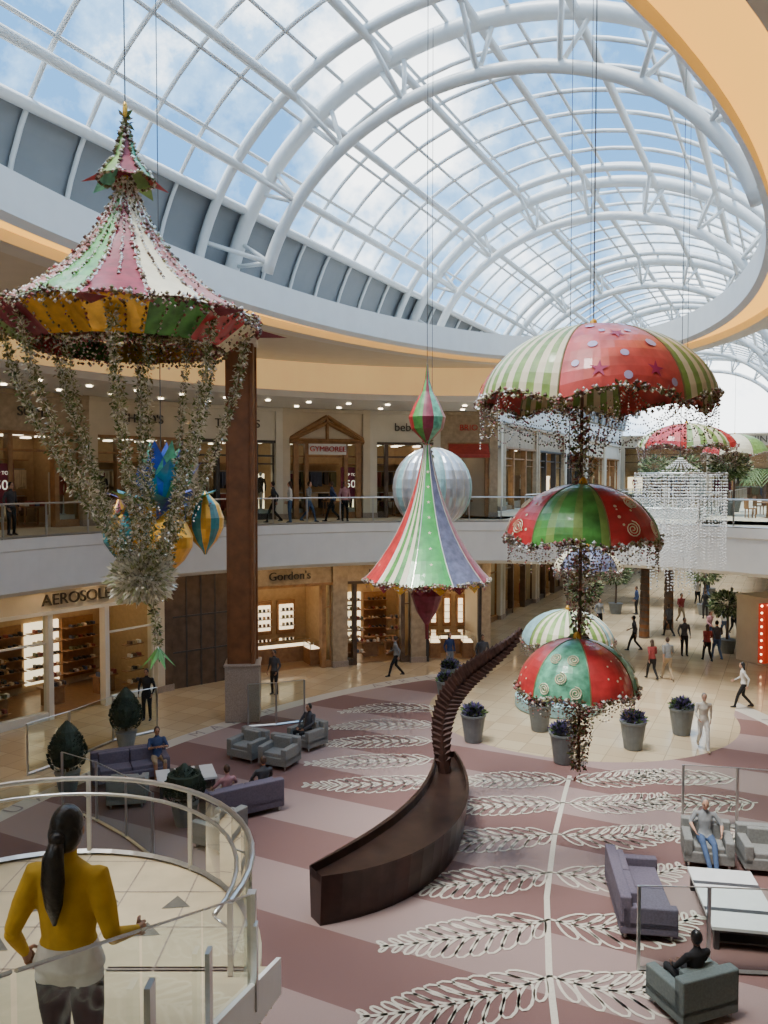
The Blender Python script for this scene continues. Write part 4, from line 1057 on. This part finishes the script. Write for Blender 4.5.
    return out.build(name,smooth=True,loc=loc,rz=math.radians(head))
# foreground woman
person((-1.50,3.72,5.04),-6,'stand',H=1.60,top=CY,mid=CW,bot=CK,skin=SK2,hair=HB,hairlen=2,fem=True,vox=.011,bulk=1.2,name='woman_in_mustard_top',
   J=dict(el=(-.26,-.09,1.14),wl=(-.28,.06,.95),er=(.27,-.07,1.14),wr=(.29,.17,1.04),kl=(-.10,.06,.50),al=(-.10,.04,.08)))
person((9.7,24.0,0),170,'walk',1.74,COW,CW,SK,HG,CT,name='man_in_white',vox=.018)
person((12.9,28.4,0),70,'walk',1.66,CW,CK,SK,HB,CK,hairlen=1,fem=True,name='woman_walking')
person((6.93,16.95,-.03),165,'recline',1.76,CG,CJ,SK,HG,CDG,short=True,name='man_seated',vox=.018)
person((11.0,32.5,0),10,'walk',1.65,CR,CK,SK,HBR,CK,hairlen=1,fem=True,name='woman_walking'); person((11.6,32.4,0),5,'walk',1.76,CG,CT,SK,HBR,CDG,short=True,name='man_walking')
person((14.0,37.0,0),180,'stand',1.78,CDG,CK,SK2,HB,CK,name='man_standing')
person((14.6,35.8,0),0,'walk',1.68,CR,CK,SK,HBR,CK,hairlen=1,fem=True,name='woman_walking'); person((15.2,36.2,0),0,'walk',1.78,CDG,CJ,SK,HB,CK,name='man_walking')
person((17.6,41,0),0,'walk',1.75,CW,CJ,SK,HBR,CDG,name='man_walking'); person((18.5,42,0),180,'walk',1.7,CN,CK,SK,HBR,CDG,name='man_walking'); person((12.0,38,0),60,'walk',1.7,CDG,CK,SK2,HB,CDG,name='man_walking'); person((19,47,0),0,'stand',1.7,CK,CK,SK,HBR,CDG,name='man_standing')
for (x,y,h,p,t,b,hl,f) in ((16.2,39.5,200,'walk',CPK,CJ,1,1),(14.9,41.5,20,'walk',CDG,CK,0,0),(17.0,45.5,190,'walk',CR,CT,0,0),(21.0,48.0,0,'walk',CK,CK,0,0),(15.4,48.5,90,'stand',CN,CK,0,0),(20.5,52,170,'walk',CW,CK,1,1),(22.3,55,10,'walk',CDG,CJ,0,0),(11.8,43.5,200,'stand',CG,CK,0,0),(18.9,38.6,150,'walk',CDG,CK,1,1)):
    person((x,y,0),h,p,1.72,t,b,random.choice([SK,SK2]),random.choice([HB,HBR]),CDG,hairlen=hl,fem=bool(f),name='shopper_%s'%('walking' if p=='walk' else 'standing'))
person((-6.3,21.95,-.03),205,'read',1.76,CN,CT,SK2,HBR,CDG,short=True,bare=True,name='man_seated')
person((-3.05,19.75,-.02),32,'sit',1.72,CDG,CK,SK2,HBR,CDG,name='man_seated'); person((-3.85,19.2,-.02),32,'recline',1.7,CPK,CT,SK,HBR,CDG,short=True,fem=True,name='woman_seated')
person((-2.35,24.35,-.02),140,'sit',1.72,CDG,CK,SK2,HB,CDG,name='man_seated')
person((-8.1,27.0,0),180,'stand',1.76,CK,CK,SK2,HB,CDG,name='man_standing')
person((4.1,33.0,0),180,'stand',1.76,CDG,CK,SK2,HB,CDG,name='man_standing'); person((2.8,33.8,0),200,'stand',1.7,CN,CG,SK,HBR,CDG,name='woman_standing',fem=True,hairlen=1); person((.5,33.0,0),90,'walk',1.7,CG,CK,SK,HBR,CDG,name='man_walking')
person((-4.2,30.3,0),150,'stand',1.7,CDG,CK,SK2,HB,CDG,name='man_standing')
person((4.75,12.0,-.02),20,'sit',1.74,CK,CK,SK3,HB,CDG,name='man_seated')
for (x,y,h,p,t,b,hl,f) in ((-4.6,33.4,100,'walk',CDG,CK,0,0),(-3.95,33.6,90,'stand',CW,CJ,1,1),(-3.2,33.8,250,'walk',CG,CJ,0,0),(-2.2,34.3,90,'walk',CN,CK,0,0),(-1.7,34.6,200,'stand',CPK,CK,1,1),(-12.1,25.9,250,'stand',CDG,CK,0,0)):
    person((x,y,6.4),h,p,1.72,t,b,random.choice([SK,SK2]),random.choice([HB,HBR]),CDG,hairlen=hl,fem=bool(f),name='shopper_%s'%('walking' if p=='walk' else 'standing'))
print('objects',len(bpy.data.objects))
